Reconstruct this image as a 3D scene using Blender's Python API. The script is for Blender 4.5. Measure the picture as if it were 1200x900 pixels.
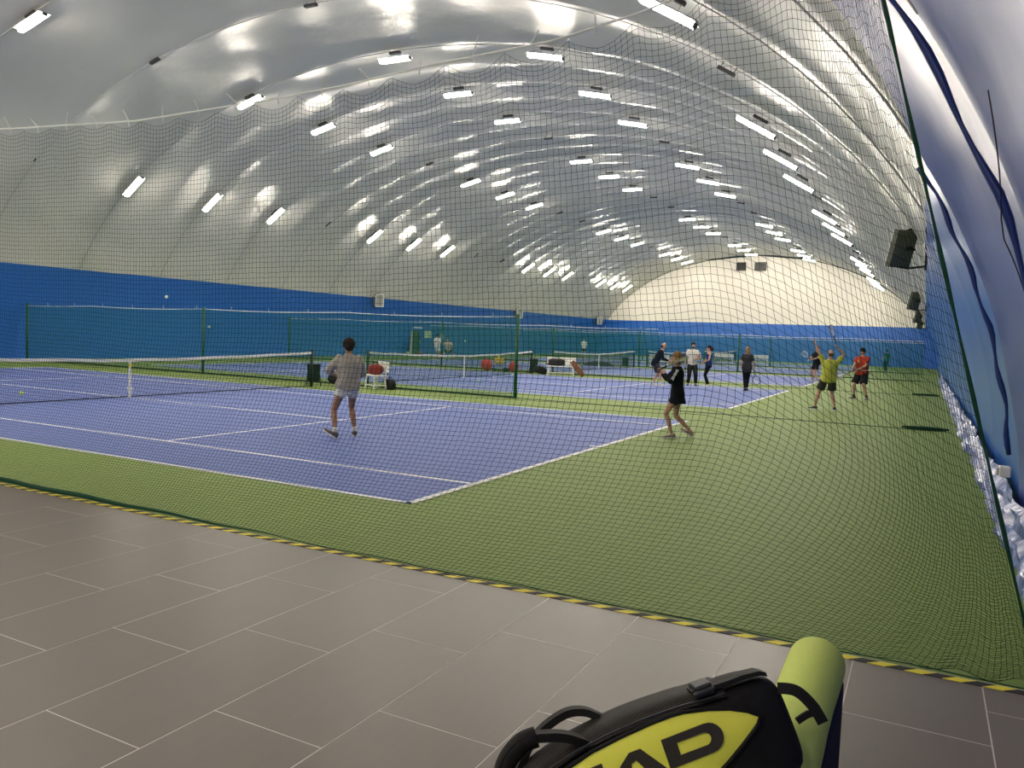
import bpy, bmesh, math, random
import numpy as np
from mathutils import Vector, Matrix, noise as mnoise

for o in list(bpy.data.objects):
    bpy.data.objects.remove(o)
SC = bpy.context.scene
COL = SC.collection
PI = math.pi
rnd = random.Random(7)

# ------------------------------------------------------------------ camera
cam_d = bpy.data.cameras.new('camera')
cam = bpy.data.objects.new('camera', cam_d)
COL.objects.link(cam)
cam_d.sensor_fit = 'HORIZONTAL'
cam_d.sensor_width = 36.0
cam_d.lens = 924.88 / 1200 * 36.0
cam_d.clip_start = 0.05
cam_d.clip_end = 400
R_ = ((0.46425308, -0.88494055, 0.03673276), (0.03811429, 0.06139554, 0.99738553), (-0.88488213, -0.46163926, 0.06223195))
M_ = Matrix(R_).transposed().to_4x4()
M_.translation = Vector((-6.783, -4.685, 1.812))
cam.matrix_world = M_
SC.camera = cam

# ------------------------------------------------------------------ world, exposure, light strengths
w = bpy.data.worlds.new('world')
SC.world = w
w.use_nodes = True
w.node_tree.nodes['Background'].inputs[0].default_value = (0.6, 0.7, 0.8, 1)
w.node_tree.nodes['Background'].inputs[1].default_value = 0.05
SC.view_settings.view_transform = 'Standard'
SC.view_settings.look = 'None'
SC.view_settings.gamma = 1.0
SC.view_settings.use_curve_mapping = False
SC.view_settings.exposure = 0.43
TUBE_STRENGTH = 122.0
TUBE_COLOR = (1.0, 0.91, 0.77)

# ------------------------------------------------------------------ materials
def newmat(name):
    m = bpy.data.materials.new(name)
    m.use_nodes = True
    nt = m.node_tree
    return m, nt, nt.nodes['Principled BSDF']

def setc(b, col, rough, spec=0.5, metal=0.0):
    b.inputs['Base Color'].default_value = (*col, 1)
    b.inputs['Roughness'].default_value = rough
    b.inputs['Specular IOR Level'].default_value = spec
    b.inputs['Metallic'].default_value = metal

def mat(name, col, rough=0.6, spec=0.4, metal=0.0, var=0.12, scale=12.0, bump=0.0, bscale=None, stretch=None):
    m, nt, b = newmat(name)
    setc(b, col, rough, spec, metal)
    tc = nt.nodes.new('ShaderNodeTexCoord')
    src = tc.outputs['Object']
    if stretch:
        mp = nt.nodes.new('ShaderNodeMapping')
        mp.inputs['Scale'].default_value = stretch
        nt.links.new(src, mp.inputs['Vector'])
        src = mp.outputs['Vector']
    if var > 0:
        n = nt.nodes.new('ShaderNodeTexNoise')
        n.inputs['Scale'].default_value = scale
        n.inputs['Detail'].default_value = 4
        nt.links.new(src, n.inputs['Vector'])
        mx = nt.nodes.new('ShaderNodeMix')
        mx.data_type = 'RGBA'
        mx.inputs[6].default_value = tuple(max(0, c * (1 - var)) for c in col) + (1,)
        mx.inputs[7].default_value = tuple(min(1, c * (1 + var)) for c in col) + (1,)
        nt.links.new(n.outputs['Fac'], mx.inputs[0])
        nt.links.new(mx.outputs[2], b.inputs['Base Color'])
    if bump > 0:
        n2 = nt.nodes.new('ShaderNodeTexNoise')
        n2.inputs['Scale'].default_value = bscale or scale
        n2.inputs['Detail'].default_value = 3
        nt.links.new(src, n2.inputs['Vector'])
        bp = nt.nodes.new('ShaderNodeBump')
        bp.inputs['Strength'].default_value = 1.0
        bp.inputs['Distance'].default_value = bump
        nt.links.new(n2.outputs['Fac'], bp.inputs['Height'])
        nt.links.new(bp.outputs['Normal'], b.inputs['Normal'])
    return m

def emit(name, col, s):
    m, nt, b = newmat(name)
    setc(b, (0.9, 0.9, 0.88), 0.4)
    b.inputs['Emission Color'].default_value = (*col, 1)
    b.inputs['Emission Strength'].default_value = s
    return m

M = {}
M['ceiling'] = mat('ceiling_fabric', (0.58, 0.57, 0.54), 0.33, 0.30, var=0.03, scale=0.4, bump=0.05, bscale=0.9)
M['end_fabric'] = mat('end_fabric', (0.80, 0.76, 0.69), 0.5, 0.4, var=0.03, scale=0.4, bump=0.02, bscale=0.9)
M['blue_wall'] = mat('blue_wall_fabric', (0.022, 0.135, 0.52), 0.33, 0.5, var=0.06, scale=0.5, bump=0.03, bscale=0.8)
M['blue_glossy'] = mat('blue_glossy_fabric', (0.06, 0.10, 0.38), 0.38, 0.9, var=0.05, scale=0.6, bump=0.02, bscale=1.1)
M['blue_glossy'].node_tree.nodes['Principled BSDF'].inputs['IOR'].default_value = 1.75
M['blue_cord'] = mat('blue_cord', (0.012, 0.03, 0.16), 0.4, var=0.1)
M['skirt'] = mat('crinkled_plastic', (0.035, 0.085, 0.34), 0.28, 0.55, var=0.3, scale=5, bump=0.04, bscale=9)
M['green'] = mat('green_acrylic', (0.195, 0.285, 0.066), 0.6, 0.14, var=0.07, scale=0.7, bump=0.001, bscale=140)
M['blue'] = mat('blue_acrylic', (0.135, 0.190, 0.47), 0.6, 0.16, var=0.06, scale=0.8, bump=0.001, bscale=140)
M['line'] = mat('white_line_paint', (0.82, 0.83, 0.80), 0.5, var=0.04)
M['joint'] = mat('dark_green_joint', (0.055, 0.085, 0.04), 0.7, var=0.1)
M['tile'] = mat('grey_porcelain', (0.108, 0.083, 0.065), 0.36, 0.62, var=0.10, scale=3.0, bump=0.0, bscale=9, stretch=(0.8, 9, 1))
M['tile'].node_tree.nodes['Principled BSDF'].inputs['IOR'].default_value = 1.5
M['grout'] = mat('pale_grout', (0.62, 0.57, 0.52), 0.8, var=0.05)
M['net_green'] = mat('dark_green_twine', (0.006, 0.020, 0.013), 0.85, 0.1, var=0.1)
M['net_hem'] = mat('green_hem', (0.010, 0.055, 0.028), 0.8, 0.2, var=0.3, scale=30)
M['net_black'] = mat('black_twine', (0.010, 0.011, 0.014), 0.8, 0.2, var=0.1)
M['net_teal'] = mat('green_divider_twine', (0.020, 0.17, 0.12), 0.8, 0.2, var=0.1)
M['post_green'] = mat('green_painted_steel', (0.012, 0.10, 0.045), 0.4, var=0.1)
M['dark_green'] = mat('dark_green_plastic', (0.008, 0.030, 0.022), 0.5, var=0.15)
M['white_band'] = mat('white_band', (0.80, 0.79, 0.74), 0.6, var=0.05)
M['white_plastic'] = mat('white_plastic', (0.78, 0.77, 0.72), 0.45, var=0.06)
M['rope'] = mat('pale_rope', (0.80, 0.81, 0.77), 0.6, var=0.08)
M['black'] = mat('black_plastic', (0.010, 0.010, 0.011), 0.45, var=0.15)
M['driver'] = mat('dark_box', (0.030, 0.030, 0.032), 0.5, var=0.1)
M['cable'] = mat('grey_cable', (0.45, 0.45, 0.44), 0.6, var=0.1)
M['tube_off'] = mat('unlit_tube', (0.34, 0.34, 0.33), 0.5, var=0.05)
M['housing'] = mat('fixture_housing', (0.45, 0.45, 0.44), 0.4, 0.4, 0.0, var=0.05)
M['tube_on'] = emit('lit_tube', TUBE_COLOR, TUBE_STRENGTH)
M['metal'] = mat('grey_metal', (0.30, 0.31, 0.31), 0.4, 0.5, 0.6, var=0.1)
M['olive'] = mat('olive_housing', (0.11, 0.115, 0.09), 0.5, var=0.15)
M['lens'] = mat('grey_lens', (0.30, 0.31, 0.29), 0.3, var=0.06)
M['ball'] = mat('tennis_felt', (0.62, 0.74, 0.18), 0.9, 0.1, var=0.1, scale=60)
M['ball_white'] = mat('pale_felt', (0.74, 0.80, 0.62), 0.9, 0.1, var=0.08, scale=60)
M['lime'] = mat('lime_upholstery', (0.58, 0.68, 0.15), 0.75, 0.2, var=0.06, scale=40, bump=0.0006, bscale=320)
M['navy'] = mat('navy_upholstery', (0.006, 0.010, 0.030), 0.8, 0.2, var=0.15, scale=40, bump=0.0006, bscale=300)
M['bag_black'] = mat('black_bag_cloth', (0.009, 0.008, 0.0075), 0.65, 0.2, var=0.3, scale=25, bump=0.004, bscale=14)
M['bag_yellow'] = mat('acid_yellow_panel', (0.92, 0.88, 0.10), 0.5, 0.35, var=0.05, scale=12, bump=0.003, bscale=9)
M['bag_letter'] = mat('dark_brown_print', (0.045, 0.036, 0.028), 0.5, 0.3, var=0.06)
M['grey_flap'] = mat('grey_flap', (0.34, 0.33, 0.29), 0.6, var=0.1)
M['door_green'] = mat('door_green', (0.010, 0.06, 0.035), 0.5, var=0.1)
M['sign_green'] = mat('pale_green_sign', (0.42, 0.58, 0.38), 0.5, var=0.08)
M['red_vinyl'] = mat('red_vinyl', (0.55, 0.045, 0.045), 0.4, var=0.1)
M['yellow_foam'] = mat('yellow_foam', (0.80, 0.62, 0.06), 0.8, var=0.1)
M['skin'] = mat('skin_light', (0.50, 0.28, 0.19), 0.55, 0.35, var=0.07, scale=9)
M['skin_tan'] = mat('skin_tan', (0.36, 0.19, 0.115), 0.5, 0.4, var=0.08, scale=9)
M['eye'] = mat('dark_eye', (0.015, 0.012, 0.010), 0.25, var=0)
M['lip'] = mat('lip', (0.36, 0.13, 0.11), 0.5, var=0.05)

def cloth(name, col, var=0.1):
    return mat(name, col, 0.85, 0.15, var=var, scale=8, bump=0.012, bscale=9)

# ripstop gusset: fine square grid
m, nt, b = newmat('ripstop_mesh')
setc(b, (0.03, 0.026, 0.022), 0.6, 0.15)
tc = nt.nodes.new('ShaderNodeTexCoord')
br = nt.nodes.new('ShaderNodeTexBrick')
br.offset = 0.0
br.inputs['Color1'].default_value = (0.055, 0.047, 0.040, 1)
br.inputs['Color2'].default_value = (0.045, 0.039, 0.034, 1)
br.inputs['Mortar'].default_value = (0.008, 0.007, 0.006, 1)
br.inputs['Scale'].default_value = 1.0
br.inputs['Mortar Size'].default_value = 0.0011
br.inputs['Brick Width'].default_value = 0.006
br.inputs['Row Height'].default_value = 0.006
nt.links.new(tc.outputs['UV'], br.inputs['Vector'])
nt.links.new(br.outputs['Color'], b.inputs['Base Color'])
M['ripstop'] = m

# hazard tape: diagonal yellow and black print
m, nt, b = newmat('hazard_tape')
setc(b, (0.8, 0.7, 0.05), 0.55, 0.2)
tc = nt.nodes.new('ShaderNodeTexCoord')
sx = nt.nodes.new('ShaderNodeSeparateXYZ')
nt.links.new(tc.outputs['Object'], sx.inputs[0])
def mth(op, a, bb=None, v=None):
    n = nt.nodes.new('ShaderNodeMath')
    n.operation = op
    nt.links.new(a, n.inputs[0])
    if bb is not None:
        nt.links.new(bb, n.inputs[1])
    if v is not None:
        n.inputs[1].default_value = v
    return n.outputs[0]
s = mth('ADD', sx.outputs['Y'], mth('MULTIPLY', sx.outputs['X'], v=1.15))
s = mth('DIVIDE', s, v=0.1925)
s = mth('FRACT', s)
s = mth('LESS_THAN', s, v=0.5)
mx = nt.nodes.new('ShaderNodeMix')
mx.data_type = 'RGBA'
mx.inputs[6].default_value = (0.018, 0.018, 0.017, 1)
mx.inputs[7].default_value = (0.86, 0.76, 0.07, 1)
nt.links.new(s, mx.inputs[0])
nt.links.new(mx.outputs[2], b.inputs['Base Color'])
M['tape'] = m

# ------------------------------------------------------------------ mesh helpers
class MB:
    def __init__(self):
        self.v = []
        self.f = []
    def add(self, vs, fs):
        k = len(self.v)
        self.v += [tuple(p) for p in vs]
        self.f += [tuple(i + k for i in f) for f in fs]
        return self
    def box(self, c, s, rot=None):
        cx, cy, cz = c
        hx, hy, hz = s[0] / 2, s[1] / 2, s[2] / 2
        vs = [Vector((x * hx, y * hy, z * hz)) for x in (-1, 1) for y in (-1, 1) for z in (-1, 1)]
        if rot is not None:
            vs = [rot @ p for p in vs]
        vs = [(p.x + cx, p.y + cy, p.z + cz) for p in vs]
        return self.add(vs, [(0, 1, 3, 2), (4, 6, 7, 5), (0, 4, 5, 1), (2, 3, 7, 6), (0, 2, 6, 4), (1, 5, 7, 3)])
    def tube(self, pts, rads, n=8, cap=True):
        pts = [Vector(p) for p in pts]
        if not hasattr(rads, '__len__'):
            rads = [rads] * len(pts)
        ref = None
        vs, fs = [], []
        for i, p in enumerate(pts):
            a = pts[max(i - 1, 0)]
            c = pts[min(i + 1, len(pts) - 1)]
            d = (c - a).normalized()
            if ref is None:
                ref = Vector((0, 0, 1)) if abs(d.z) < 0.9 else Vector((1, 0, 0))
            x = d.cross(ref)
            if x.length < 1e-5:
                x = d.orthogonal()
            x.normalize()
            y = x.cross(d).normalized()
            ref = y
            for k in range(n):
                t = 2 * PI * k / n
                vs.append(p + (x * math.cos(t) + y * math.sin(t)) * rads[i])
        for i in range(len(pts) - 1):
            for k in range(n):
                k2 = (k + 1) % n
                fs.append((i * n + k, i * n + k2, (i + 1) * n + k2, (i + 1) * n + k))
        if cap:
            fs.append(tuple(reversed(range(n))))
            fs.append(tuple(range((len(pts) - 1) * n, len(pts) * n)))
        return self.add(vs, fs)
    def loft(self, rings, cap=True):
        n = len(rings[0])
        vs = [p for r in rings for p in r]
        fs = []
        for i in range(len(rings) - 1):
            for k in range(n):
                k2 = (k + 1) % n
                fs.append((i * n + k, i * n + k2, (i + 1) * n + k2, (i + 1) * n + k))
        if cap:
            fs.append(tuple(reversed(range(n))))
            fs.append(tuple(range((len(rings) - 1) * n, len(rings) * n)))
        return self.add(vs, fs)
    def ball(self, c, r, nu=12, nv=8, M=None):
        if not hasattr(r, '__len__'):
            r = (r, r, r)
        vs, fs = [], []
        def P(x, y, z):
            p = Vector((x * r[0], y * r[1], z * r[2]))
            if M is not None:
                p = M @ p
            return (p.x + c[0], p.y + c[1], p.z + c[2])
        vs.append(P(0, 0, -1))
        for i in range(1, nv):
            t = -PI / 2 + PI * i / nv
            for k in range(nu):
                a = 2 * PI * k / nu
                vs.append(P(math.cos(t) * math.cos(a), math.cos(t) * math.sin(a), math.sin(t)))
        vs.append(P(0, 0, 1))
        for k in range(nu):
            fs.append((0, 1 + (k + 1) % nu, 1 + k))
        for i in range(nv - 2):
            for k in range(nu):
                k2 = (k + 1) % nu
                fs.append((1 + i * nu + k, 1 + i * nu + k2, 1 + (i + 1) * nu + k2, 1 + (i + 1) * nu + k))
        top = len(vs) - 1
        base = 1 + (nv - 2) * nu
        for k in range(nu):
            fs.append((base + k, base + (k + 1) % nu, top))
        return self.add(vs, fs)
    def prism(self, poly, axis_fn, d0, d1):
        n = len(poly)
        vs = [axis_fn(u, v, d0) for u, v in poly] + [axis_fn(u, v, d1) for u, v in poly]
        fs = [tuple(range(n)), tuple(reversed(range(n, 2 * n)))]
        fs += [(k, k + n, (k + 1) % n + n, (k + 1) % n) for k in range(n)]
        return self.add(vs, fs)
    def mesh(self, name, m=None, smooth=False):
        me = bpy.data.meshes.new(name)
        me.from_pydata(self.v, [], self.f)
        me.validate()
        bm = bmesh.new()
        bm.from_mesh(me)
        bmesh.ops.recalc_face_normals(bm, faces=bm.faces)
        bm.to_mesh(me)
        bm.free()
        if m:
            me.materials.append(m)
        if smooth:
            me.polygons.foreach_set('use_smooth', [True] * len(me.polygons))
        return me
    def obj(self, name, m=None, parent=None, smooth=False):
        return link(name, self.mesh(name, m, smooth), parent)

def link(name, me, parent=None):
    o = bpy.data.objects.new(name, me)
    COL.objects.link(o)
    if parent is not None:
        o.parent = parent
    return o

def tag(o, label=None, cat=None, group=None, kind=None):
    if label:
        o['label'] = label
    if cat:
        o['category'] = cat
    if group:
        o['group'] = group
    if kind:
        o['kind'] = kind
    return o

def thing(name, label, cat, loc=(0, 0, 0), rz=0.0, group=None):
    o = bpy.data.objects.new(name, None)
    COL.objects.link(o)
    o.empty_display_size = 0.1
    o.location = loc
    o.rotation_euler = (0, 0, rz)
    return tag(o, label, cat, group)

def dup(root, loc=None, rz=None, label=None, matrix=None):
    kids = [k for k in KIDS(root)]
    r = root.copy()
    COL.objects.link(r)
    if matrix is not None:
        r.matrix_world = matrix
    if loc is not None:
        r.location = loc
    if rz is not None:
        r.rotation_euler = (0, 0, rz)
    if label:
        r['label'] = label
    def rec(src, dst):
        for ch in KIDS(src):
            c = ch.copy()
            COL.objects.link(c)
            c.parent = dst
            rec(ch, c)
    rec(root, r)
    return r

def KIDS(o):
    return [x for x in COL.objects if x.parent == o]

def bevel(o, width=0.01, seg=2):
    md = o.modifiers.new('bevel', 'BEVEL')
    md.width = width
    md.segments = seg
    md.limit_method = 'ANGLE'
    return o

# ------------------------------------------------------------------ the dome
YC = 11.885
EA, EB = 17.55, 11.15
X0, X1 = -15.0, 80.0
RIB0, RIBP = 7.05, 4.06           # cables cross the dome every 4.06 m

def dome(x, phi, out=0.0, bulge=0.24, fade0=0.12):
    c, s_ = math.cos(phi), math.sin(phi)
    t = (x - RIB0) / (RIBP / 2 if x > RIB0 + 2 * RIBP else RIBP)
    bulge *= 0.85 + 0.5 * c if x > RIB0 + 2 * RIBP else 1.0 + 0.3 * c
    if c > 0.5 and x < RIB0 - RIBP:
        bulge, fade0 = 0.2, 0.8
    k = abs(math.sin(PI * t)) ** 0.75
    d = bulge * k * min(1.0, max(fade0, (s_ - 0.30) / 0.40)) + out
    nx, nz = c / EA, s_ / EB
    l = math.hypot(nx, nz)
    return (x, YC - EA * c - d * nx / l, EB * s_ + d * nz / l)

def phi_at(z):
    return math.asin(z / EB)

def dome_patch(name, m, p0, p1, x0, x1, dx, nphi, out=0.0, bulge=0.24, parent=None, wob=0.0, fade0=0.12, lean=0.0):
    nx = int(round((x1 - x0) / dx))
    vs, fs = [], []
    for i in range(nx + 1):
        x = x0 + (x1 - x0) * i / nx
        for j in range(nphi + 1):
            ph = p0 + (p1 - p0) * j / nphi
            o = out
            if wob:
                o += wob * mnoise.noise(Vector((x * 0.7, ph * 9, 3.1)))
            xx = x - lean * max(0.0, EB * math.sin(ph) - 3.9) * (i / nx) ** 6
            vs.append(dome(xx, ph, o, bulge, fade0))
    n1 = nphi + 1
    for i in range(nx):
        for j in range(nphi):
            fs.append((i * n1 + j, i * n1 + j + 1, (i + 1) * n1 + j + 1, (i + 1) * n1 + j))
    me = bpy.data.meshes.new(name)
    me.from_pydata(vs, [], fs)
    me.materials.append(m)
    me.polygons.foreach_set('use_smooth', [True] * len(me.polygons))
    return link(name, me, parent)

PB = phi_at(3.95)
ceil_o = tag(dome_patch('ceiling', M['ceiling'], PB, PI - PB, X0, X1, 0.203, 110, wob=0.05), 'white air dome roof fabric quilted by cross cables', kind='structure')
wall_r = tag(dome_patch('wall_right', M['blue_wall'], 0.0, PB, 3.0, X1, 0.203, 14), 'blue lower dome fabric along the right side beyond the net', kind='structure')
near_r = dome_patch('liner_panel', M['blue_glossy'], 0.0, phi_at(5.4), X0, 3.0, 0.1, 40, out=-0.03, bulge=0.20, parent=wall_r, wob=0.045, fade0=0.8, lean=0.6)
near_r['label'] = 'shiny blue liner panel at the near right reflecting the roof'
wall_l = tag(dome_patch('wall_left', M['blue_wall'], PI - PB, PI, X0, X1, 0.203, 14), 'blue lower dome fabric along the left side', kind='structure')
# pale hem between blue and white on each side
# far end wall
def end_wall(name, x, mlow, mup, label):
    lo = MB()
    n = 60
    zb = 3.95
    yb = EA * math.cos(PB)
    ring = [(x, YC - EA * math.cos(PB * k / 12), EB * math.sin(PB * k / 12)) for k in range(13)]
    ring += [(x, YC + EA * math.cos(PB * (12 - k) / 12), EB * math.sin(PB * (12 - k) / 12)) for k in range(13)]
    lo.add(ring, [tuple(range(len(ring)))])
    root = lo.obj(name, mlow)
    tag(root, label, kind='structure')
    up = MB()
    vs, fs = [], []
    nr, nc = 14, 60
    for i in range(nr + 1):
        z = zb + (EB - zb) * (i / nr)
        hw = EA * math.sqrt(max(0, 1 - min(1, z / EB) ** 2))
        for k in range(nc + 1):
            t = -1 + 2 * k / nc
            bul = 1.3 * (1 - t * t) * math.sin(PI * i / nr * 0.5) * 0.2
            vs.append((x + bul * (1 if x > 0 else -1), YC + hw * t, z))
    for i in range(nr):
        for k in range(nc):
            a = i * (nc + 1) + k
            fs.append((a, a + 1, a + nc + 2, a + nc + 1))
    up.add(vs, fs)
    up.obj('fabric', mup, root, True)
    return root
wall_far = end_wall('wall_far', X1, M['blue_wall'], M['end_fabric'], 'far end wall, blue below and white fabric above')
wall_back = end_wall('wall_back', X0, M['blue_wall'], M['ceiling'], 'near end wall of the dome behind the viewpoint')
for vy, vw in ((13.4, 0.95), (11.4, 1.15)):
    vt = MB().box((X1 - 0.02, vy, 10.02), (0.35, vw, 0.85)).obj('vent', M['driver'], wall_far)
    fr = MB()
    for dz in (-0.3, -0.15, 0, 0.15, 0.3):
        fr.box((X1 - 0.22, vy, 10.02 + dz), (0.06, vw * 0.94, 0.03))
    fr.obj('grille', M['black'], vt)

# cables across the dome and seams down the near liner
k = -5
while True:
    x = RIB0 + k * RIBP
    k += 1
    if x < X0 + 0.5:
        continue
    if x > X1 - 0.5:
        break
    pts = [dome(x, PB * 1.0 + (PI - 2 * PB) * i / 40, -0.015, 0.24) for i in range(41)]
    MB().tube(pts, 0.016, 5).obj('cable', M['cable'], ceil_o)
    if x < 4:
        pts = []
        for i in range(31):
            ph = phi_at(0.75) + (phi_at(3.85 if x > 2 else 5.35) - phi_at(0.75)) * i / 30
            pts.append(dome(x + 0.03 * mnoise.noise(Vector((i * 0.35, x, 0))), ph, -0.10 - 0.015 * math.sin(i * 0.9), 0.2, 0.8))
        MB().tube(pts, [0.022 + 0.008 * math.sin(i * 1.1) for i in range(31)], 8).obj('seam_fold', M['blue_cord'], wall_r, True)
# crinkled plastic skirt along the wall foot
nx = 420
vs, fs = [], []
for i in range(nx + 1):
    x = -3.5 + 50 * (i / nx)
    for j in range(7):
        t = j / 6
        z = 0.02 + 0.34 * t
        y = -5.43 - 0.15 * t + 0.06 * (mnoise.noise(Vector((x * 0.9, t * 3.5, 0.5))) + 0.7 * mnoise.noise(Vector((x * 2.6, t * 7, 4.5))))
        z += 0.03 * mnoise.noise(Vector((x * 1.5, t * 3, 9.5)))
        if j == 0:
            z = 0.012
        vs.append((x, y, max(z, 0.012)))
for i in range(nx):
    for j in range(6):
        a = i * 7 + j
        fs.append((a, a + 1, a + 8, a + 7))
MB().add(vs, fs).obj('skirt', M['skirt'], wall_r)
sk = KIDS(wall_r)[-1]
sk['label'] = 'crinkled shiny blue plastic skirt along the wall foot'
# small pale junction box and hanging wire on the near liner
jb = thing('junction_box', 'small pale junction box low on the shiny blue liner at the right', 'box', (2.3, -5.44, 0.6))
bevel(MB().box((0, 0, 0.05), (0.16, 0.10, 0.10)).obj('housing', M['white_plastic'], jb), 0.01)
MB().box((0, 0.055, 0.05), (0.12, 0.015, 0.07)).obj('cover', M['lens'], jb)
pts = []
for i in range(24):
    t = i / 23
    x = -1.9 + 3.4 * t
    z = 3.2 - 1.75 * t - 0.25 * math.sin(PI * t)
    pts.append(tuple(Vector(dome(x, phi_at(z), -0.15, 0.2, 0.8))))
tag(MB().tube(pts, 0.004, 5).obj('hanging_wire', M['black'], None), 'thin dark wire curving down the shiny blue liner', 'wire')

# ------------------------------------------------------------------ floors
gf = MB().box(((-1.79 + X1) / 2, YC, -0.1), (X1 + 1.79, 35.6, 0.2)).obj('floor', M['green'])
tag(gf, 'green acrylic court floor of the hall', kind='structure')
LW = 0.06
COURT_X = [0.0, 15.2, 30.1, 45.3, 60.6]
def rect(o_name, x0, x1, y0, y1, z, m, parent, h=0.003):
    return MB().box(((x0 + x1) / 2, (y0 + y1) / 2, z - h / 2), (x1 - x0, y1 - y0, h)).obj(o_name, m, parent)
for ci, cx in enumerate(COURT_X):
    cs = rect('court_surface', cx, cx + 10.97, 0, 23.77, 0.004, M['blue'], gf, 0.006)
    z = 0.007
    h = LW / 2
    for yy in (0.03, 23.74):
        rect('court_line', cx, cx + 10.97, yy - 0.045, yy + 0.045, z, M['line'], cs)
    for xx in (0.03, 1.37, 9.60, 10.94):
        rect('court_line', cx + xx - h, cx + xx + h, 0, 23.77, z, M['line'], cs)
    for yy in (5.485, 18.285):
        rect('court_line', cx + 1.37, cx + 9.6, yy - h, yy + h, z, M['line'], cs)
    rect('court_line', cx + 5.485 - h, cx + 5.485 + h, 5.485, 18.285, z, M['line'], cs)
    for yy in (0.12, 23.65):
        rect('centre_mark', cx + 5.485 - h, cx + 5.485 + h, yy - 0.1, yy + 0.1, z, M['line'], cs)
for x in (13.25, 28.3, 43.4, 58.7):
    rect('floor_joint', x - 0.03, x + 0.03, -5.3, 29.2, 0.004, M['joint'], gf)

# porcelain tile terrace, 0.645 x 1.2 m, each row set off by a third
tf = MB().box(((-1.79 + X0) / 2, YC, -0.103), (-1.79 - X0, 35.6, 0.2044)).obj('floor', M['grout'])
tag(tf, 'grey porcelain tile floor in front of the net', kind='structure')
TW, TL, GR = 0.6475, 1.205, 0.0045
base_me = {}
ntile = 0
for r in range(-4, 22):
    y0 = -3.125 + TW * r
    off = -2.60 - 0.402 * r
    kk = math.floor((X0 - off) / TL)
    x = off + math.ceil((-9.5 - off) / TL) * TL
    # clip tiles at the tape
    while x < -1.80:
        xa, xb = x, min(x + TL, -1.80)
        x += TL
        if xb - xa < 0.03 or ntile >= 296:
            continue
        if -1.80 - xa > 5.6 and r > 8:
            continue
        key = round(xb - xa, 3)
        if key not in base_me:
            l = xb - xa
            bm = MB()
            e = 0.0012
            vs = [(GR / 2, GR / 2, -0.006), (l - GR / 2, GR / 2, -0.006), (l - GR / 2, TW - GR / 2, -0.006), (GR / 2, TW - GR / 2, -0.006),
                  (GR / 2 + e, GR / 2 + e, 0), (l - GR / 2 - e, GR / 2 + e, 0), (l - GR / 2 - e, TW - GR / 2 - e, 0), (GR / 2 + e, TW - GR / 2 - e, 0)]
            bm.add(vs, [(4, 5, 6, 7), (0, 1, 5, 4), (1, 2, 6, 5), (2, 3, 7, 6), (3, 0, 4, 7)])
            base_me[key] = bm.mesh('tile', M['tile'])
        t = link('tile', base_me[key], tf)
        t.location = (xa, y0, 0.0 + rnd.uniform(-0.0004, 0.0004))
        ntile += 1

tp = MB().box((-1.838, 5.0, 0.0015), (0.062, 21.2, 0.003)).obj('hazard_tape', M['tape'])
tag(tp, 'yellow and black striped hazard tape along the tile edge', 'tape')

# ------------------------------------------------------------------ strip lights
ROWS = [  # y, z of the tube, words, lit?
    (24.78, 7.37, 'lowest row above the left wall', True),
    (18.25, 10.15, 'second row up from the left wall', True),
    (11.65, 10.88, 'row along the ridge of the dome', True),
    (6.05, 10.27, 'row just right of the ridge', True),
    (-0.30, 7.62, 'second row up from the right wall', True),
    (-3.70, 4.92, 'lowest row above the right wall', False)]
XL = [(-13.3, 1), (-9.2, 1), (-5.1, 0), (-1.0, 1), (3.0, 1), (7.05, 1), (11.1, 0), (15.2, 1), (19.25, 1), (23.25, 1), (27.3, 0), (31.35, 1), (35.4, 1), (39.4, 1), (43.5, 0), (47.5, 0),  # first two are unseen lamps added behind the camera
      (51.8, 1), (55.9, 1), (59.9, 1), (64.0, 0), (68.3, 1), (72.4, 1), (76.2, 1)]
ORD = ['nearest', 'second', 'third', 'fourth', 'fifth', 'sixth', 'seventh', 'eighth', 'ninth', 'tenth', 'eleventh', 'twelfth', 'thirteenth', 'fourteenth', 'fifteenth', 'sixteenth', 'seventeenth', 'eighteenth', 'nineteenth', 'twentieth']
tube_me = {}
def fixture_meshes():
    L, r = 1.16, 0.035
    for key, m in (('on', M['tube_on']), ('off', M['tube_off'])):
        prof = [(-0.072, 0.0), (-0.062, -0.085), (0.062, -0.085), (0.072, 0.0)]
        tube_me[key] = MB().loft([[(x, yy_, z) for x, z in prof] for yy_ in (-L / 2, L / 2)]).mesh('tube', m)
    tube_me['housing'] = MB().loft([[(x, yy_, z) for x, z in ((-0.18, -0.001), (0.18, -0.001), (0.18, 0.006), (0.05, 0.05), (-0.05, 0.05), (-0.18, 0.006))] for yy_ in (-L / 2 - 0.03, L / 2 + 0.03)]).mesh('housing', M['housing'])
    tube_me['cap'] = MB().box((0, 0, -0.04), (0.15, 0.03, 0.09)).mesh('end_cap', M['driver'])
    tube_me['box'] = MB().box((0, 0, 0.20), (0.11, 0.44, 0.075)).mesh('driver_box', M['driver'])
    tube_me['clip'] = MB().tube([(0, 0, 0.2), (0, 0, 0.36)], 0.012, 5).mesh('clip', M['driver'])
    tube_me['wire'] = MB().tube([(0, 0, 0), (0, 0, 0.30)], 0.005, 4).mesh('hanger', M['driver'])
fixture_meshes()
CAMINV = cam.matrix_world.inverted()
def in_frame(p):
    q = CAMINV @ Vector(p)
    if q.z > -0.1:
        return False
    u = 600 + 924.88 * q.x / -q.z
    v = 450 - 924.88 * q.y / -q.z
    return -10 < u < 1210 and -10 < v < 910
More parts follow.
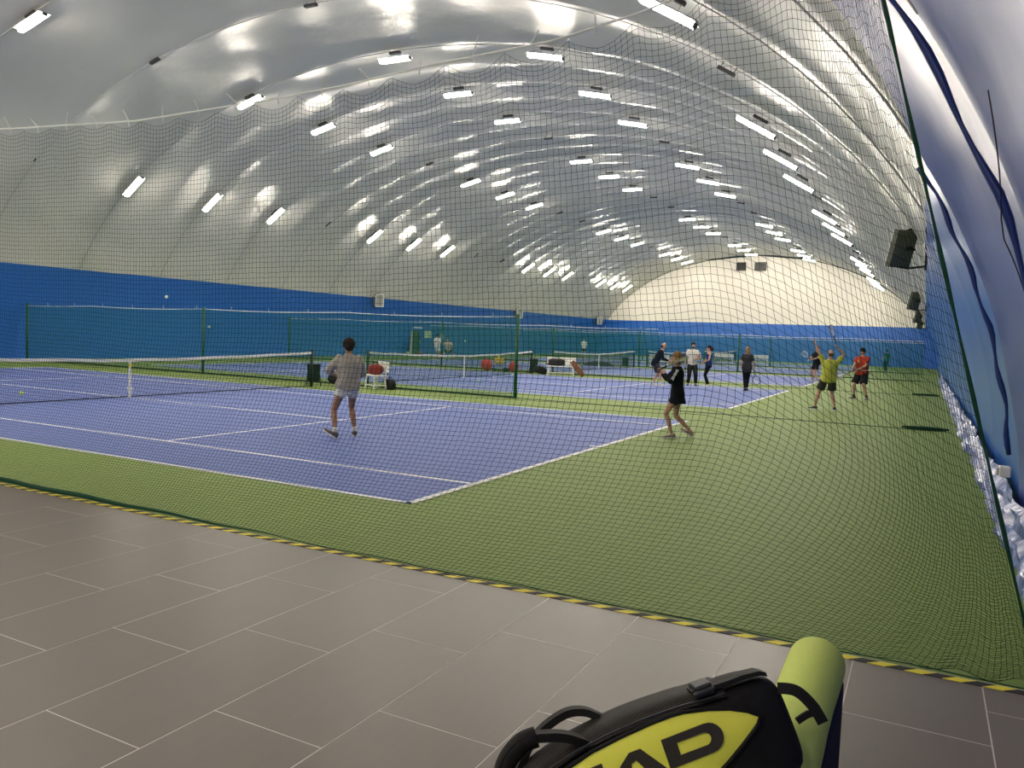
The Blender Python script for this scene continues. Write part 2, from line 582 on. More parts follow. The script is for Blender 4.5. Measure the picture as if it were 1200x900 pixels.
for (ly, lz, words, rowlit) in ROWS:
    cnt = {}
    cph = max(-1, min(1, (YC - ly) / EA))
    tang = Vector((0, EA * math.sqrt(1 - cph * cph) / EB, cph * EB / EA)).normalized()
    # tangent along the arch, toward +Y
    ty, tz = EA * math.sin(math.acos(cph)), EB * cph
    ang = math.atan2(tz, ty)
    for (lx, lit) in XL:
        on = bool(lit) and rowlit and not (ly < 7 and -6 < lx < 5)
        if (lx == -5.1 and ly > 7) or (lx == -9.2 and ly < -1):  # unseen lamps added as lit, to brighten the tiles and the bag
            on = True
        # out of view only the lit ones are kept
        vis = in_frame((lx, ly, lz))
        if not vis and (not on or False):
            continue
        key = (on, vis)
        n_ = cnt.get(key, 0)
        cnt[key] = n_ + 1
        nm = ORD[min(n_, 19)]
        if not on:
            f = thing('cable_box', '%s black box from the near end, %s' % (nm, words), 'box', (lx, ly, lz), 0.0, 'black boxes on the roof cables, ' + words)
            f.rotation_euler = (ang, 0, 0)
            link('box', tube_me['box'], f)
            for s_ in (-0.17, 0.17):
                c = link('clip', tube_me['clip'], f)
                c.location = (0, s_, 0)
            continue
        if vis:
            lab = '%s lit white tube light from the near end, %s' % (nm, words)
        else:
            lab = '%s unseen lit tube light nearer than the picture, %s' % (nm, words)
        f = thing('tube_light', lab, 'light', (lx, ly, lz), 0.0, 'tube lights under the dome, ' + words)
        f.rotation_euler = (ang, 0, 0)
        link('tube', tube_me['on'], f)
        for s_ in (-1, 1):
            c = link('end_cap', tube_me['cap'], f)
            c.location = (0, s_ * 0.598, 0)
        link('housing', tube_me['housing'], f)
        link('driver_box', tube_me['box'], f)
        for s_ in (-0.17, 0.17):
            h = link('hanger', tube_me['wire'], f)
            h.location = (0, s_, 0)

# ------------------------------------------------------------------ bracketed floodlights on the wall tops
def floodlight(label, loc, rz, tilt, yaw=0.0, sc=1.0):
    f = thing('floodlight', label, 'light', loc, rz, 'floodlights bracketed to the side walls')
    f.scale = (sc, sc, sc)
    R = Matrix.Rotation(yaw, 3, 'Z') @ Matrix.Rotation(tilt, 3, 'X')
    h = bevel(MB().box((0, 0.45, 0), (0.55, 0.16, 0.86), R).obj('housing', M['olive'], f), 0.02)
    rim = MB()
    for (cx, cz, sx_, sz_) in ((-0.25, 0, 0.06, 0.86), (0.25, 0, 0.06, 0.86), (0, 0.40, 0.56, 0.06), (0, -0.40, 0.56, 0.06)):
        p = R @ Vector((cx, 0.09, cz))
        rim.box((p.x, p.y + 0.45, p.z), (sx_, 0.04, sz_), R)
    rim.obj('rim', M['white_plastic'], f)
    p = R @ Vector((0, 0.085, 0))
    MB().box((p.x, p.y + 0.45, p.z), (0.44, 0.02, 0.74), R).obj('lens', M['lens'], f)
    for s_ in (-1, 1):
        top = R @ Vector((0.0, 0, s_ * 0.42))
        MB().tube([(top.x, 0.45 + top.y, top.z), (top.x * 0.5, 0.25 + top.y * 0.8, top.z * 1.12), (0, -0.05, s_ * 0.36 - 0.05)], 0.028, 6).obj('bracket', M['black'], f)
    MB().box((0, -0.06, -0.02), (0.16, 0.05, 0.95)).obj('wall_plate', M['black'], f)
    MB().tube([(0, 0.37, 0), (0, 0.26, 0.02), (0, 0.18, -0.05)], [0.07, 0.06, 0.02], 8).obj('gland', M['black'], f)
    return f
for i, (x, lab) in enumerate(((13.6, 'large dark floodlight on a bracket, nearest on the right wall'), (35.5, 'second bracketed floodlight along the right wall, behind the nearest'),
                              (56.0, 'small third bracketed floodlight along the right wall'), (74.0, 'tiny bracketed floodlight near the far right corner'))):
    floodlight(lab, (x, -4.50, 4.12), 0.0, 0.30, -0.85)
for i, (x, lab) in enumerate(((35.9, 'white framed floodlight on the left wall, nearest of three'), (56.4, 'white framed floodlight on the left wall, middle of three'),
                              (76.0, 'white framed floodlight on the left wall near the far corner'))):
    floodlight(lab, (x, 28.22, 3.78), PI, -0.15, -0.85)

# ------------------------------------------------------------------ nets
def strands(polys, r, faces3=True):
    """Thin three sided strands along polylines (n, m, 3) as one mesh."""
    P = np.asarray(polys, float)
    n, m_, _ = P.shape
    T = np.gradient(P, axis=1) if m_ > 2 else np.repeat((P[:, 1:] - P[:, :1]), 2, axis=1)
    T /= np.linalg.norm(T, axis=2, keepdims=True) + 1e-9
    X = np.zeros_like(T)
    X[..., 0] = 1.0
    bad = np.abs(T[..., 0]) > 0.9
    X[bad] = (0, 0, 1)
    A = np.cross(T, X)
    A /= np.linalg.norm(A, axis=2, keepdims=True) + 1e-9
    B = np.cross(T, A)
    V = np.stack([P + r * (math.cos(t) * A + math.sin(t) * B) for t in (0, 2 * PI / 3, 4 * PI / 3)], axis=2)
    V = V.reshape(-1, 3)
    idx = np.arange(n * m_ * 3).reshape(n, m_, 3)
    F = []
    for k in range(3):
        k2 = (k + 1) % 3
        F.append(np.stack([idx[:, :-1, k], idx[:, :-1, k2], idx[:, 1:, k2], idx[:, 1:, k]], axis=-1).reshape(-1, 4))
    return V, np.concatenate(F)

def quads_obj(name, parts, m, parent):
    V = np.concatenate([p[0] for p in parts])
    off = 0
    FF = []
    for v, f in parts:
        FF.append(f + off)
        off += len(v)
    F = np.concatenate(FF)
    me = bpy.data.meshes.new(name)
    me.vertices.add(len(V))
    me.vertices.foreach_set('co', V.astype(np.float32).ravel())
    me.loops.add(F.size)
    me.loops.foreach_set('vertex_index', F.astype(np.int32).ravel())
    me.polygons.add(len(F))
    me.polygons.foreach_set('loop_start', np.arange(0, F.size, 4, dtype=np.int32))
    me.polygons.foreach_set('loop_total', np.full(len(F), 4, dtype=np.int32))
    me.update(calc_edges=True)
    me.materials.append(m)
    return link(name, me, parent)

# -- the big green safety net between tiles and courts
NX = -1.782
def rope_z(y):
    ys = [-4.45, -4.0, -3.4, -2.9, -2.3, -1.3, -0.5, 0.4, 2.0, 4.0, 8.0, 12.0]
    zs = [4.28, 4.18, 4.02, 3.90, 3.81, 3.77, 3.71, 3.68, 3.66, 3.76, 4.1, 4.6]
    return np.interp(y, ys, zs)
def edge_y(z):
    return -5.33 + 0.262 * z
CELL = 0.040
NI, NJ = 402, 104
sI = np.arange(NI) * CELL
fine = np.linspace(0, sI[-1], 6000)
cf = 0.19 + 0.81 * np.clip((fine - 1.15) / 0.9, 0, 1) ** 1.2
cum = np.concatenate([[0], np.cumsum((cf[1:] + cf[:-1]) / 2 * np.diff(fine))])
gI = np.interp(sI, fine, cum)
# cloth distance up from the floor -> height: the slack gathers in the lowest metre and a half
zz_ = np.linspace(0.0, 4.6, 2000)
rate = 0.46 + 0.54 * np.clip(zz_ / 1.75, 0, 1)
cz_ = np.concatenate([[0], np.cumsum(np.diff(zz_) / ((rate[1:] + rate[:-1]) / 2))])
shr = np.sqrt(np.maximum(0, 1 - rate ** 2))
sh_ = np.concatenate([[0], np.cumsum(np.diff(cz_) * (shr[1:] + shr[:-1]) / 2)])
sh_ = sh_[-1] - sh_
ytop = edge_y(4.25) + gI
ztop = rope_z(ytop)
ctop = np.interp(ztop, zz_, cz_)
frac = np.linspace(0, 1, NJ)
C = ctop[:, None] * (1 - frac)[None, :]
Z = np.interp(C, cz_, zz_)
dep = ztop[:, None] - Z
Sraw = np.repeat(sI[:, None], NJ, axis=1)
scal = 0.10 * np.abs(np.sin(PI * gI / 0.47)) * np.clip(1.15 - (ytop + 2.5) / 7.5, 0.4, 1.1)
Z = Z - scal[:, None] * np.exp(-dep / 0.28)
shear = 0.62 * np.interp(Z, zz_, sh_) * np.clip(Sraw / 2.0, 0, 1)
def place_y(Zc):
    q = np.clip(Sraw / 6.0, 0, 1)
    return edge_y(Zc) * (1 - q) + edge_y(4.25) * q + gI[:, None] + shear
Yg = place_y(Z)
sg = np.clip((-3.35 - Yg) / 1.75, 0, 1)
sg = sg * sg * (3 - 2 * sg)
Z = Z * (1 - 0.60 * sg * np.clip((4.3 - Z) / 2.4, 0, 1))
Yg = place_y(Z)
low = np.clip(1 - Z / 1.75, 0, 1)
wav = np.sin(Yg * 1.9 + 0.6) * 0.02 + np.sin(Yg * 4.3 + Z * 0.8) * 0.008
Xg = NX + wav + 0.07 * np.sin(Sraw * 2 * PI / 0.34 + Z * 0.4) * np.clip(1 - Sraw / 1.3, 0, 1) + 0.05 * low ** 2 * np.sin(Yg * 0.9)
rng = np.random.default_rng(4)
jit = rng.normal(0, 0.0022, (NI, NJ, 2))
Yg = Yg + jit[..., 0] + 0.010 * np.sin(Z * 2.2 + Yg * 1.3)
Z = np.maximum(Z + jit[..., 1] + 0.008 * np.sin(Yg * 2.6 + 1.0) * np.clip(Z, 0, 1), 0.012)
Pn = np.stack([Xg, Yg, Z], axis=-1)
net = thing('safety_net', 'big dark green square mesh net hanging between the tiles and the courts', 'net', (0, 0, 0))
nt_o = quads_obj('netting', [strands(Pn, 0.0014), strands(np.transpose(Pn, (1, 0, 2)), 0.0014)], M['net_green'], net)
nt_o['kind'] = 'stuff'
yy = np.linspace(-4.35, 10.2, 120)
MB().tube([(NX, y, float(rope_z(y)) + 0.02) for y in yy], 0.008, 6).obj('top_rope', M['rope'], net)
ez = np.linspace(0.02, 4.25, 50)
MB().tube([(NX, edge_y(z) - 0.01, z) for z in ez], [0.010 + 0.003 * math.sin(z * 9) for z in ez], 7).obj('edge_rope', M['net_hem'], net)
for i, g in enumerate(np.arange(0.2, 14.2, 0.47)):
    y = edge_y(4.25) + g
    z = float(rope_z(y))
    a = rnd.uniform(-0.9, 0.9)
    l = rnd.uniform(0.07, 0.14)
    MB().tube([(NX, y, z - 0.03), (NX - 0.01, y, z + 0.03), (NX - 0.03, y + l * math.sin(a), z + 0.03 + l * math.cos(a))], 0.005, 4).obj('cable_tie', M['white_plastic'], net)
hp = []
hr = []
for y in np.linspace(-5.33, 10.2, 130):
    hp.append((NX + 0.006 * math.sin(y * 1.7), float(y), 0.010 + 0.018 * max(0, min(1, (y + 0.6) / 3)) + 0.006 * math.sin(y * 5)))
    hr.append(0.0035 + 0.0205 * max(0, min(1, (y - 0.2) / 2.6)))
MB().tube(hp, hr, 7).obj('bottom_hem', M['net_hem'], net, True)

# -- tennis nets
def tennis_net(cx, label):
    x0, x1 = cx - 0.75, cx + 11.72
    t = thing('tennis_net', label, 'net', (cx + 5.485, YC, 0), 0, 'tennis nets across the courts')
    xm = 5.485
    xa, xb = x0 - cx - xm, x1 - cx - xm
    def top(x):
        return 0.914 + 0.155 * (abs(x) / 6.235) ** 1.5
    n = int((xb - xa) / 0.046)
    V = [[(x, 0, 0.03), (x, 0, top(x) - 0.02)] for x in np.linspace(xa, xb, n)]
    xs = np.linspace(xa, xb, 24)
    H = [[(x, 0, 0.03 + (top(x) - 0.05) * q) for x in xs] for q in np.linspace(0, 1, 21)]
    o = quads_obj('netting', [strands(V, 0.0026), strands(H, 0.0026)], M['net_black'], t)
    o['kind'] = 'stuff'
    b_ = MB()
    rings = []
    for x in np.linspace(xa, xb, 41):
        z = top(x) + 0.008 * math.sin(x * 3 + cx)
        rings.append([(x, -0.022, z - 0.065), (x, 0.022, z - 0.065), (x, 0.022, z), (x, -0.022, z)])
    b_.loft(rings).obj('headband', M['white_band'], t)
    MB().tube([(x, 0, 0.03) for x in (xa, xb)], 0.012, 5).obj('bottom_cord', M['net_black'], t)
    for x in (xa, xb):
        p = MB().tube([(x, 0, 0), (x, 0, 1.09)], 0.045, 10).obj('post', M['dark_green'], t, True)
        MB().tube([(x, 0, 1.09), (x, 0, 1.12)], 0.05, 10).obj('post_cap', M['black'], p)
    s_ = MB().box((0, -0.02, 0.45), (0.055, 0.025, 0.90)).obj('centre_strap', M['white_band'], t)
    MB().box((0, -0.04, 0.76), (0.075, 0.03, 0.06)).obj('buckle', M['yellow_foam'] if cx == 0 else M['white_band'], s_)
    for x in (-0.03, 0.03):
        MB().box((x, -0.03, 0.14), (0.03, 0.02, 0.24), Matrix.Rotation(x * 8, 3, 'Y')).obj('strap_tail', M['white_band'], s_)
    return t
for cx, lab in zip(COURT_X, ('tennis net with white headband on the nearest blue court', 'tennis net on the second court, behind the man in grey',
                             'tennis net on the third court with a white bench at its end', 'tennis net on the fourth court behind the group standing talking',
                             'tennis net on the fifth court before the far blue wall')):
    tennis_net(cx, lab)

# -- divider nets between the courts
def divider(x, y0, y1, posts, label):
    d = thing('divider_net', label, 'net', (x, 0, 0), 0, 'green divider nets between courts')
    H_ = 2.33
    n = int((y1 - y0) / 0.05)
    yv = np.linspace(y0, y1, n)
    def top(y):
        return H_ - 0.05 * abs(math.sin(y * 0.495 + 0.34))
    V = [[(0.02 * math.sin(y * 2), y, 0.02), (0.0, y, top(y))] for y in yv]
    ys = np.linspace(y0, y1, 60)
    Hh = [[(0, y, 0.02 + (top(y) - 0.02) * q) for y in ys] for q in np.linspace(0, 1, 47)]
    o = quads_obj('netting', [strands(V, 0.0038), strands(Hh, 0.0038)], M['net_teal'], d)
    o['kind'] = 'stuff'
    MB().tube([(0, y, top(y)) for y in ys], 0.012, 5).obj('top_rope', M['rope'], d)
    MB().tube([(0, y, 0.03) for y in np.linspace(y0, y1, 40)], 0.025, 6).obj('bottom_rope', M['net_hem'], d)
    MB().tube([(0, y, 0.012) for y in np.linspace(-5.2, y0, 20)], 0.006, 6).obj('ground_line', M['net_hem'], d)
    for y in posts:
        p = MB().tube([(0, y, 0), (0, y, H_ + 0.07)], 0.05, 10).obj('post', M['post_green'], d, True)
        MB().box((0, y, 0.01), (0.16, 0.16, 0.02)).obj('foot_plate', M['post_green'], p)
    for y in np.arange(y0 + 0.8, y1, 1.75):
        MB().tube([(0, y, top(y)), (0.0, y + 0.03, top(y) + 0.13)], 0.006, 4).obj('rope_tie', M['white_plastic'], d)
    if y0 > 0:
        # the drawn-back end lies heaped at the foot of the right wall
        MB().tube([(0.02 * math.sin(q * 7), -5.25 + 0.95 * q, 0.05) for q in np.linspace(0, 1, 12)], [0.022 + 0.022 * math.sin(PI * q) for q in np.linspace(0, 1, 12)], 7).obj('heaped_end', M['net_hem'], d, True)
    return d
divider(13.25, 5.65, 29.0, (5.65, 18.35, 28.9), 'green divider net behind the nearest court, its end post right of the tennis net')
divider(28.3, 6.2, 28.6, (17.85, 28.5), 'green divider net between the second and third courts')
divider(43.4, -4.6, 28.6, (5.65, 12.1, 18.35), 'green divider net between the third and fourth courts')
divider(58.7, -4.6, 28.6, (6.3, 16.9), 'farthest green divider net before the end wall')

# ------------------------------------------------------------------ people
def V3(*a):
    return Vector(a)

def ik(a, t, l1, l2, pole):
    a, t, pole = Vector(a), Vector(t), Vector(pole)
    d = t - a
    L = d.length
    mx_ = (l1 + l2) * 0.999
    if L > mx_:
        d = d / L * mx_
        L = mx_
        t = a + d
    c = (l1 * l1 - l2 * l2 + L * L) / (2 * L)
    h = math.sqrt(max(1e-6, l1 * l1 - c * c))
    u = d / L
    p = pole - u * pole.dot(u)
    if p.length < 1e-5:
        p = u.orthogonal()
    p.normalize()
    return a + u * c + p * h, t

def ring_e(c, xd, yd, rx, ry, n=18, sq=2.3):
    out = []
    for k in range(n):
        t = 2 * PI * k / n
        cs, sn = math.cos(t), math.sin(t)
        cs = math.copysign(abs(cs) ** (2 / sq), cs)
        sn = math.copysign(abs(sn) ** (2 / sq), sn)
        out.append(c + xd * (rx * cs) + yd * (ry * sn))
    return out

def solidify_union(mb, voxel, smooth_it=4, ratio=None, noise_amp=0.0, noise_scale=9.0):
    me = mb.mesh('tmp')
    o = bpy.data.objects.new('tmp', me)
    COL.objects.link(o)
    md = o.modifiers.new('r', 'REMESH')
    md.mode = 'VOXEL'
    md.voxel_size = voxel
    ms = o.modifiers.new('s', 'SMOOTH')
    ms.factor = 0.5
    ms.iterations = smooth_it
    if ratio:
        dm = o.modifiers.new('d', 'DECIMATE')
        dm.ratio = ratio
    dg = bpy.context.evaluated_depsgraph_get()
    out = bpy.data.meshes.new_from_object(o.evaluated_get(dg))
    bpy.data.objects.remove(o)
    bpy.data.meshes.remove(me)
    if noise_amp:
        n = len(out.vertices)
        co = np.empty(n * 3, np.float32)
        no = np.empty(n * 3, np.float32)
        out.vertices.foreach_get('co', co)
        out.vertices.foreach_get('normal', no)
        co = co.reshape(-1, 3)
        no = no.reshape(-1, 3)
        for i in range(n):
            co[i] += no[i] * noise_amp * mnoise.noise(Vector(co[i]) * noise_scale)
        out.vertices.foreach_set('co', co.ravel())
    out.polygons.foreach_set('use_smooth', [True] * len(out.polygons))
    out.update()
    return out

def person(label, loc, az, H=1.75, sex='m', px=(0, 0), pz=0.93, neck=(0, 0, 1.475), twist=0.0, hyaw=0.0, hpitch=0.0,
           wl=(-0.27, 0.05, 0.85), wr=(0.27, 0.05, 0.85), pl=(-0.3, -1, 0), pr=(0.3, -1, 0),
           al=(-0.11, 0, 0.09), ar=(0.11, 0, 0.09), kl=(0, 1, 0), kr=(0, 1, 0), tl=0.15, tr=-0.15, fl=0.0, fr=0.0,
           skin='skin', hair=(0.03, 0.02, 0.015), hstyle='short', shirt=None, bottom=None, shoe=(0.05, 0.05, 0.05), sole=(0.7, 0.7, 0.68), sock=None,
           bulk=1.0, lod=1, beard=False, curl_l=0.6, curl_r=0.6):
    s = H / 1.75
    root = thing('person', label, 'person', loc, math.radians(az) - PI / 2, 'people on the courts')
    sx_ = s * bulk
    female = sex == 'f'
    P = Vector((px[0], px[1], pz)) * s
    N = Vector(neck) * s
    up = (N - P).normalized()
    ct, st = math.cos(twist), math.sin(twist)
    rp = Vector((1, 0, 0))
    rc = Vector((ct, st, 0))
    prof = ([(-0.16, 0.085, 0.075), (-0.08, 0.165, 0.115), (0.0, 0.178, 0.122), (0.13, 0.138, 0.10), (0.24, 0.128, 0.095), (0.36, 0.15, 0.115), (0.44, 0.152, 0.10), (0.50, 0.12, 0.075), (0.545, 0.062, 0.06)] if female else
            [(-0.16, 0.085, 0.075), (-0.08, 0.160, 0.115), (0.0, 0.168, 0.120), (0.13, 0.152, 0.112), (0.24, 0.156, 0.112), (0.36, 0.178, 0.122), (0.44, 0.176, 0.105), (0.50, 0.135, 0.08), (0.545, 0.066, 0.064)])
    tl_len = (N - P).length
    def frame(t):
        r = rp.lerp(rc, max(0, min(1, t))).normalized()
        r = (r - up * r.dot(up)).normalized()
        f = up.cross(r).normalized()
        return r, f
    def torso(mb, infl, a0, a1, n=18, flare=0.0):
        rings = []
        keys = [a0] + [q[0] for q in prof if a0 + 0.01 < q[0] < a1 - 0.01] + [a1]
        for h in keys:
            rx = np.interp(h, [q[0] for q in prof], [q[1] for q in prof])
            ry = np.interp(h, [q[0] for q in prof], [q[2] for q in prof])
            t = h / 0.545
            r, f = frame(t)
            c = P + up * (tl_len * t)
            fl_ = infl + flare * max(0, 1 - (h - a0) / 0.35)
            rings.append(ring_e(c, r, f, (rx * sx_ + fl_), (ry * sx_ + fl_), n))
        mb.loft(rings)
    r1, f1 = frame(1.0)
    sw = (0.155 if female else 0.185) * sx_
    SH = {-1: P + up * (tl_len * 0.845) - r1 * sw * 0.96, 1: P + up * (tl_len * 0.845) + r1 * sw * 0.96}
    HP = {-1: P - rp * 0.092 * sx_ - Vector((0, 0, 0.03 * s)), 1: P + rp * 0.092 * sx_ - Vector((0, 0, 0.03 * s))}
    ua, fa = 0.285 * s, 0.255 * s
    th, sh = 0.435 * s, 0.425 * s
    EL, WR, KN, AN = {}, {}, {}, {}
    for sd, wt, po in ((-1, wl, pl), (1, wr, pr)):
        EL[sd], WR[sd] = ik(SH[sd], Vector(wt) * s, ua, fa, po)
    for sd, at, po in ((-1, al, kl), (1, ar, kr)):
        KN[sd], AN[sd] = ik(HP[sd], Vector(at) * s, th, sh, po)
    k = s * (0.9 if female else 1.0)
    body = MB()
    torso(body, 0, -0.16, 0.545)
    # head frame
    Rh = Matrix.Rotation(hyaw + twist, 3, 'Z') @ Matrix.Rotation(-hpitch, 3, 'X')
    lean = (N - P).normalized()
    HC = N + (lean * 0.35 + Vector((0, 0, 1)) * 0.65).normalized() * (0.135 * s) + Rh @ Vector((0, 0.018 * s, 0))
    def hp(x, y, z):
        return HC + Rh @ (Vector((x, y, z)) * s)
    body.tube([N - lean * 0.05 * s, N + (HC - N) * 0.55], [0.062 * k, 0.055 * k], 12)
    body.ball(hp(0, 0, 0.015), (0.076 * s, 0.096 * s, 0.105 * s), 16, 10, Rh)
    body.ball(hp(0, 0.022, -0.055), (0.056 * s, 0.066 * s, 0.062 * s), 12, 8, Rh)
    body.tube([hp(0, 0.088, 0.022), hp(0, 0.108, -0.018), hp(0, 0.092, -0.028)], [0.010 * s, 0.016 * s, 0.013 * s], 8)
    body.ball(hp(0, 0.075, -0.092), 0.020 * s, 8, 6)
    for sd in (-1, 1):
        body.ball(hp(sd * 0.077, -0.005, -0.005), (0.012 * s, 0.022 * s, 0.034 * s), 8, 6, Rh)
        body.ball(hp(sd * 0.034, 0.082, 0.034), (0.026 * s, 0.012 * s, 0.009 * s), 8, 6, Rh)
        # arm
        body.ball(SH[sd], 0.058 * k, 10, 8)
        body.tube([SH[sd], SH[sd].lerp(EL[sd], 0.4), EL[sd]], [0.056 * k, 0.050 * k, 0.040 * k], 12)
        body.ball(EL[sd], 0.041 * k, 10, 8)
        body.tube([EL[sd], EL[sd].lerp(WR[sd], 0.3), WR[sd]], [0.039 * k, 0.041 * k, 0.026 * k], 12)
        # hand
        d = (WR[sd] - EL[sd]).normalized()
        nrm = Vector((-sd, 0.15, -0.2))
        nrm = (nrm - d * nrm.dot(d)).normalized()
        sdv = d.cross(nrm).normalized()
        if sdv.dot(Vector((0, 1, 0.3))) < 0:
            sdv = -sdv
        pc = WR[sd] + d * 0.048 * s
        body.loft([ring_e(WR[sd] + d * q * s, sdv, nrm, a * s, b_ * s, 10) for q, a, b_ in ((-0.01, 0.026, 0.022), (0.03, 0.038, 0.017), (0.075, 0.042, 0.014), (0.092, 0.036, 0.010))])
        cu = curl_l if sd < 0 else curl_r
        for fi, ln in enumerate((0.072, 0.082, 0.076, 0.060)):
            b0 = WR[sd] + d * 0.085 * s + sdv * (0.030 - 0.020 * fi) * s
            pts = [b0]
            ang = 0.15
            for sg, q in enumerate((0.45, 0.32, 0.23)):
                ang += cu * (0.5, 1.0, 0.8)[sg]
                pts.append(pts[-1] + (d * math.cos(ang) + nrm * math.sin(ang)) * ln * q * s * 1.05)
            body.tube(pts, [0.0092 * s, 0.0088 * s, 0.0082 * s, 0.0065 * s], 7)
        t0 = WR[sd] + d * 0.025 * s + sdv * 0.028 * s
        body.tube([t0, t0 + (d * 0.55 + sdv * 0.75 + nrm * 0.25).normalized() * 0.036 * s, t0 + (d * 0.95 + sdv * 0.75 + nrm * 0.6).normalized() * 0.066 * s], [0.013 * s, 0.0105 * s, 0.0075 * s], 7)
        # leg
        body.ball(HP[sd], 0.088 * sx_, 10, 8)
        body.tube([HP[sd], HP[sd].lerp(KN[sd], 0.3), HP[sd].lerp(KN[sd], 0.75), KN[sd]], [0.088 * sx_, 0.084 * sx_, 0.062 * k, 0.053 * k], 14)
        body.ball(KN[sd], 0.054 * k, 10, 8)
        cv = KN[sd].lerp(AN[sd], 0.3) - (kl_dir := Vector((0, 1, 0))) * 0.012 * s
        body.tube([KN[sd], cv, KN[sd].lerp(AN[sd], 0.7), AN[sd]], [0.050 * k, 0.057 * k, 0.040 * k, 0.034 * k], 14)
        body.ball(AN[sd], 0.037 * k, 8, 6)
    feet = {}
    for sd, yaw_, pit in ((-1, tl, fl), (1, tr, fr)):
        Rf = Matrix.Rotation(yaw_, 3, 'Z') @ Matrix.Rotation(-pit, 3, 'X')
        feet[sd] = Rf
        A = AN[sd]
        def fp(x, y, z):
            return A + Rf @ (Vector((x, y, z)) * s)
        body.tube([fp(0, -0.02, -0.015), fp(0, 0.06, -0.045), fp(0, 0.14, -0.062)], [0.036 * k, 0.032 * k, 0.022 * k], 10)
    vox = (0.0075, 0.0105, 0.014)[lod]
    bme = solidify_union(body, vox * s, 3, (0.45, 0.35, 0.35)[lod])
    bme.materials.append(M[skin])
    link('body', bme, root)
    # face
    for sd in (-1, 1):
        MB().ball(hp(sd * 0.033, 0.088, 0.018), (0.013 * s, 0.008 * s, 0.008 * s), 8, 6, Rh).obj('eye', M['eye'], root, True)
    MB().ball(hp(0, 0.086, -0.058), (0.024 * s, 0.008 * s, 0.007 * s), 8, 6, Rh).obj('mouth', M['lip'], root, True)
    # hair
    hm = cloth('hair_' + label[:14], hair, 0.25)
    hb = MB()
    if hstyle == 'bald':
        hb.ball(hp(0, -0.040, -0.005), (0.080 * s, 0.072 * s, 0.070 * s), 14, 8, Rh)
    else:
        hb.ball(hp(0, -0.016, 0.045), (0.089 * s, 0.104 * s, 0.102 * s), 16, 10, Rh)
        hb.ball(hp(0, -0.040, -0.01), (0.080 * s, 0.072 * s, 0.078 * s), 14, 8, Rh)
    if hstyle == 'curly':
        r2_ = random.Random(3)
        for _ in range(80):
            a, b_ = r2_.uniform(0, 2 * PI), r2_.uniform(-0.5, 1.4)
            q = Vector((math.cos(a) * math.cos(b_), math.sin(a) * math.cos(b_), math.sin(b_)))
            if q.y > 0.45 and q.z < 0.5:
                continue
            hb.ball(hp(q.x * 0.092, -0.025 + q.y * 0.100, 0.028 + q.z * 0.108), r2_.uniform(0.018, 0.032) * s, 7, 5)
    if hstyle == 'long':
        hb.loft([ring_e(hp(0, y, z), Rh @ Vector((1, 0, 0)), Rh @ Vector((0, 1, 0)), a * s, b_ * s, 14) for y, z, a, b_ in ((-0.03, 0.06, 0.080, 0.075), (-0.045, -0.03, 0.094, 0.062), (-0.06, -0.14, 0.100, 0.050), (-0.075, -0.24, 0.080, 0.035))])
    if hstyle == 'bob':
        hb.loft([ring_e(hp(0, y, z), Rh @ Vector((1, 0, 0)), Rh @ Vector((0, 1, 0)), a * s, b_ * s, 14) for y, z, a, b_ in ((-0.02, 0.06, 0.086, 0.088), (-0.032, -0.02, 0.097, 0.082), (-0.04, -0.085, 0.090, 0.066), (-0.045, -0.12, 0.06, 0.045))])
        hb.ball(hp(0, -0.085, 0.065), 0.045 * s, 10, 8)
    if hstyle == 'pony':
        hb.tube([hp(0, -0.10, 0.06), hp(0, -0.15, 0.02), hp(0, -0.14, -0.08), hp(0, -0.12, -0.17)], [0.026 * s, 0.034 * s, 0.028 * s, 0.008 * s], 10)
    hme = solidify_union(hb, 0.009 * s, 2, 0.5, 0.006 if hstyle != 'curly' else 0.004, 40)
    hme.materials.append(hm)
    link('hair', hme, root)
    if beard:
        bb = MB()
        bb.ball(hp(0, 0.045, -0.085), (0.055 * s, 0.052 * s, 0.036 * s), 12, 8, Rh)
        bme2 = solidify_union(bb, 0.008 * s, 2, 0.6, 0.004, 40)
        bme2.materials.append(hm)
        link('beard', bme2, root)
    # shirt
    if shirt:
        kind, colr, hem = shirt['kind'], shirt['col'], shirt.get('hem', -0.06)
        inf = shirt.get('inf', 0.020) * s
        sb = MB()
        topa = 0.50 if kind != 'tank' else 0.46
        torso(sb, inf, hem, topa, 20, shirt.get('flare', 0.0) * s)
        if kind in ('short', 'long'):
            sb.loft([ring_e(P + up * tl_len * (h / 0.545), r1, f1, a * sx_, b_ * sx_, 16) for h, a, b_ in ((0.38, 0.186, 0.125), (0.44, 0.172, 0.105), (0.49, 0.145, 0.102), (0.528, 0.096, 0.094))])
        fz = shirt.get('full', 1.0)
        for sd in (-1, 1):
            if kind == 'tank':
                sb.tube([SH[sd] * 0.62 + (P + up * tl_len * 0.87) * 0.38 - up * 0.06 * s, SH[sd] * 0.55 + (P + up * tl_len * 0.95) * 0.45], 0.05 * s, 8)
                continue
            sb.ball(SH[sd], 0.074 * k * fz, 12, 8)
            if kind == 'short':
                sb.tube([SH[sd], SH[sd].lerp(EL[sd], 0.72)], [0.075 * k * fz, 0.074 * k * fz], 14)
            else:
                e = 0.90
                sb.tube([SH[sd], SH[sd].lerp(EL[sd], 0.5), EL[sd]], [0.076 * k * fz, 0.070 * k * fz, 0.062 * k * fz], 14)
                sb.ball(EL[sd], 0.062 * k * fz, 10, 8)
                sb.tube([EL[sd], EL[sd].lerp(WR[sd], 0.4), EL[sd].lerp(WR[sd], e)], [0.062 * k * fz, 0.060 * k * fz, 0.040 * k], 14)
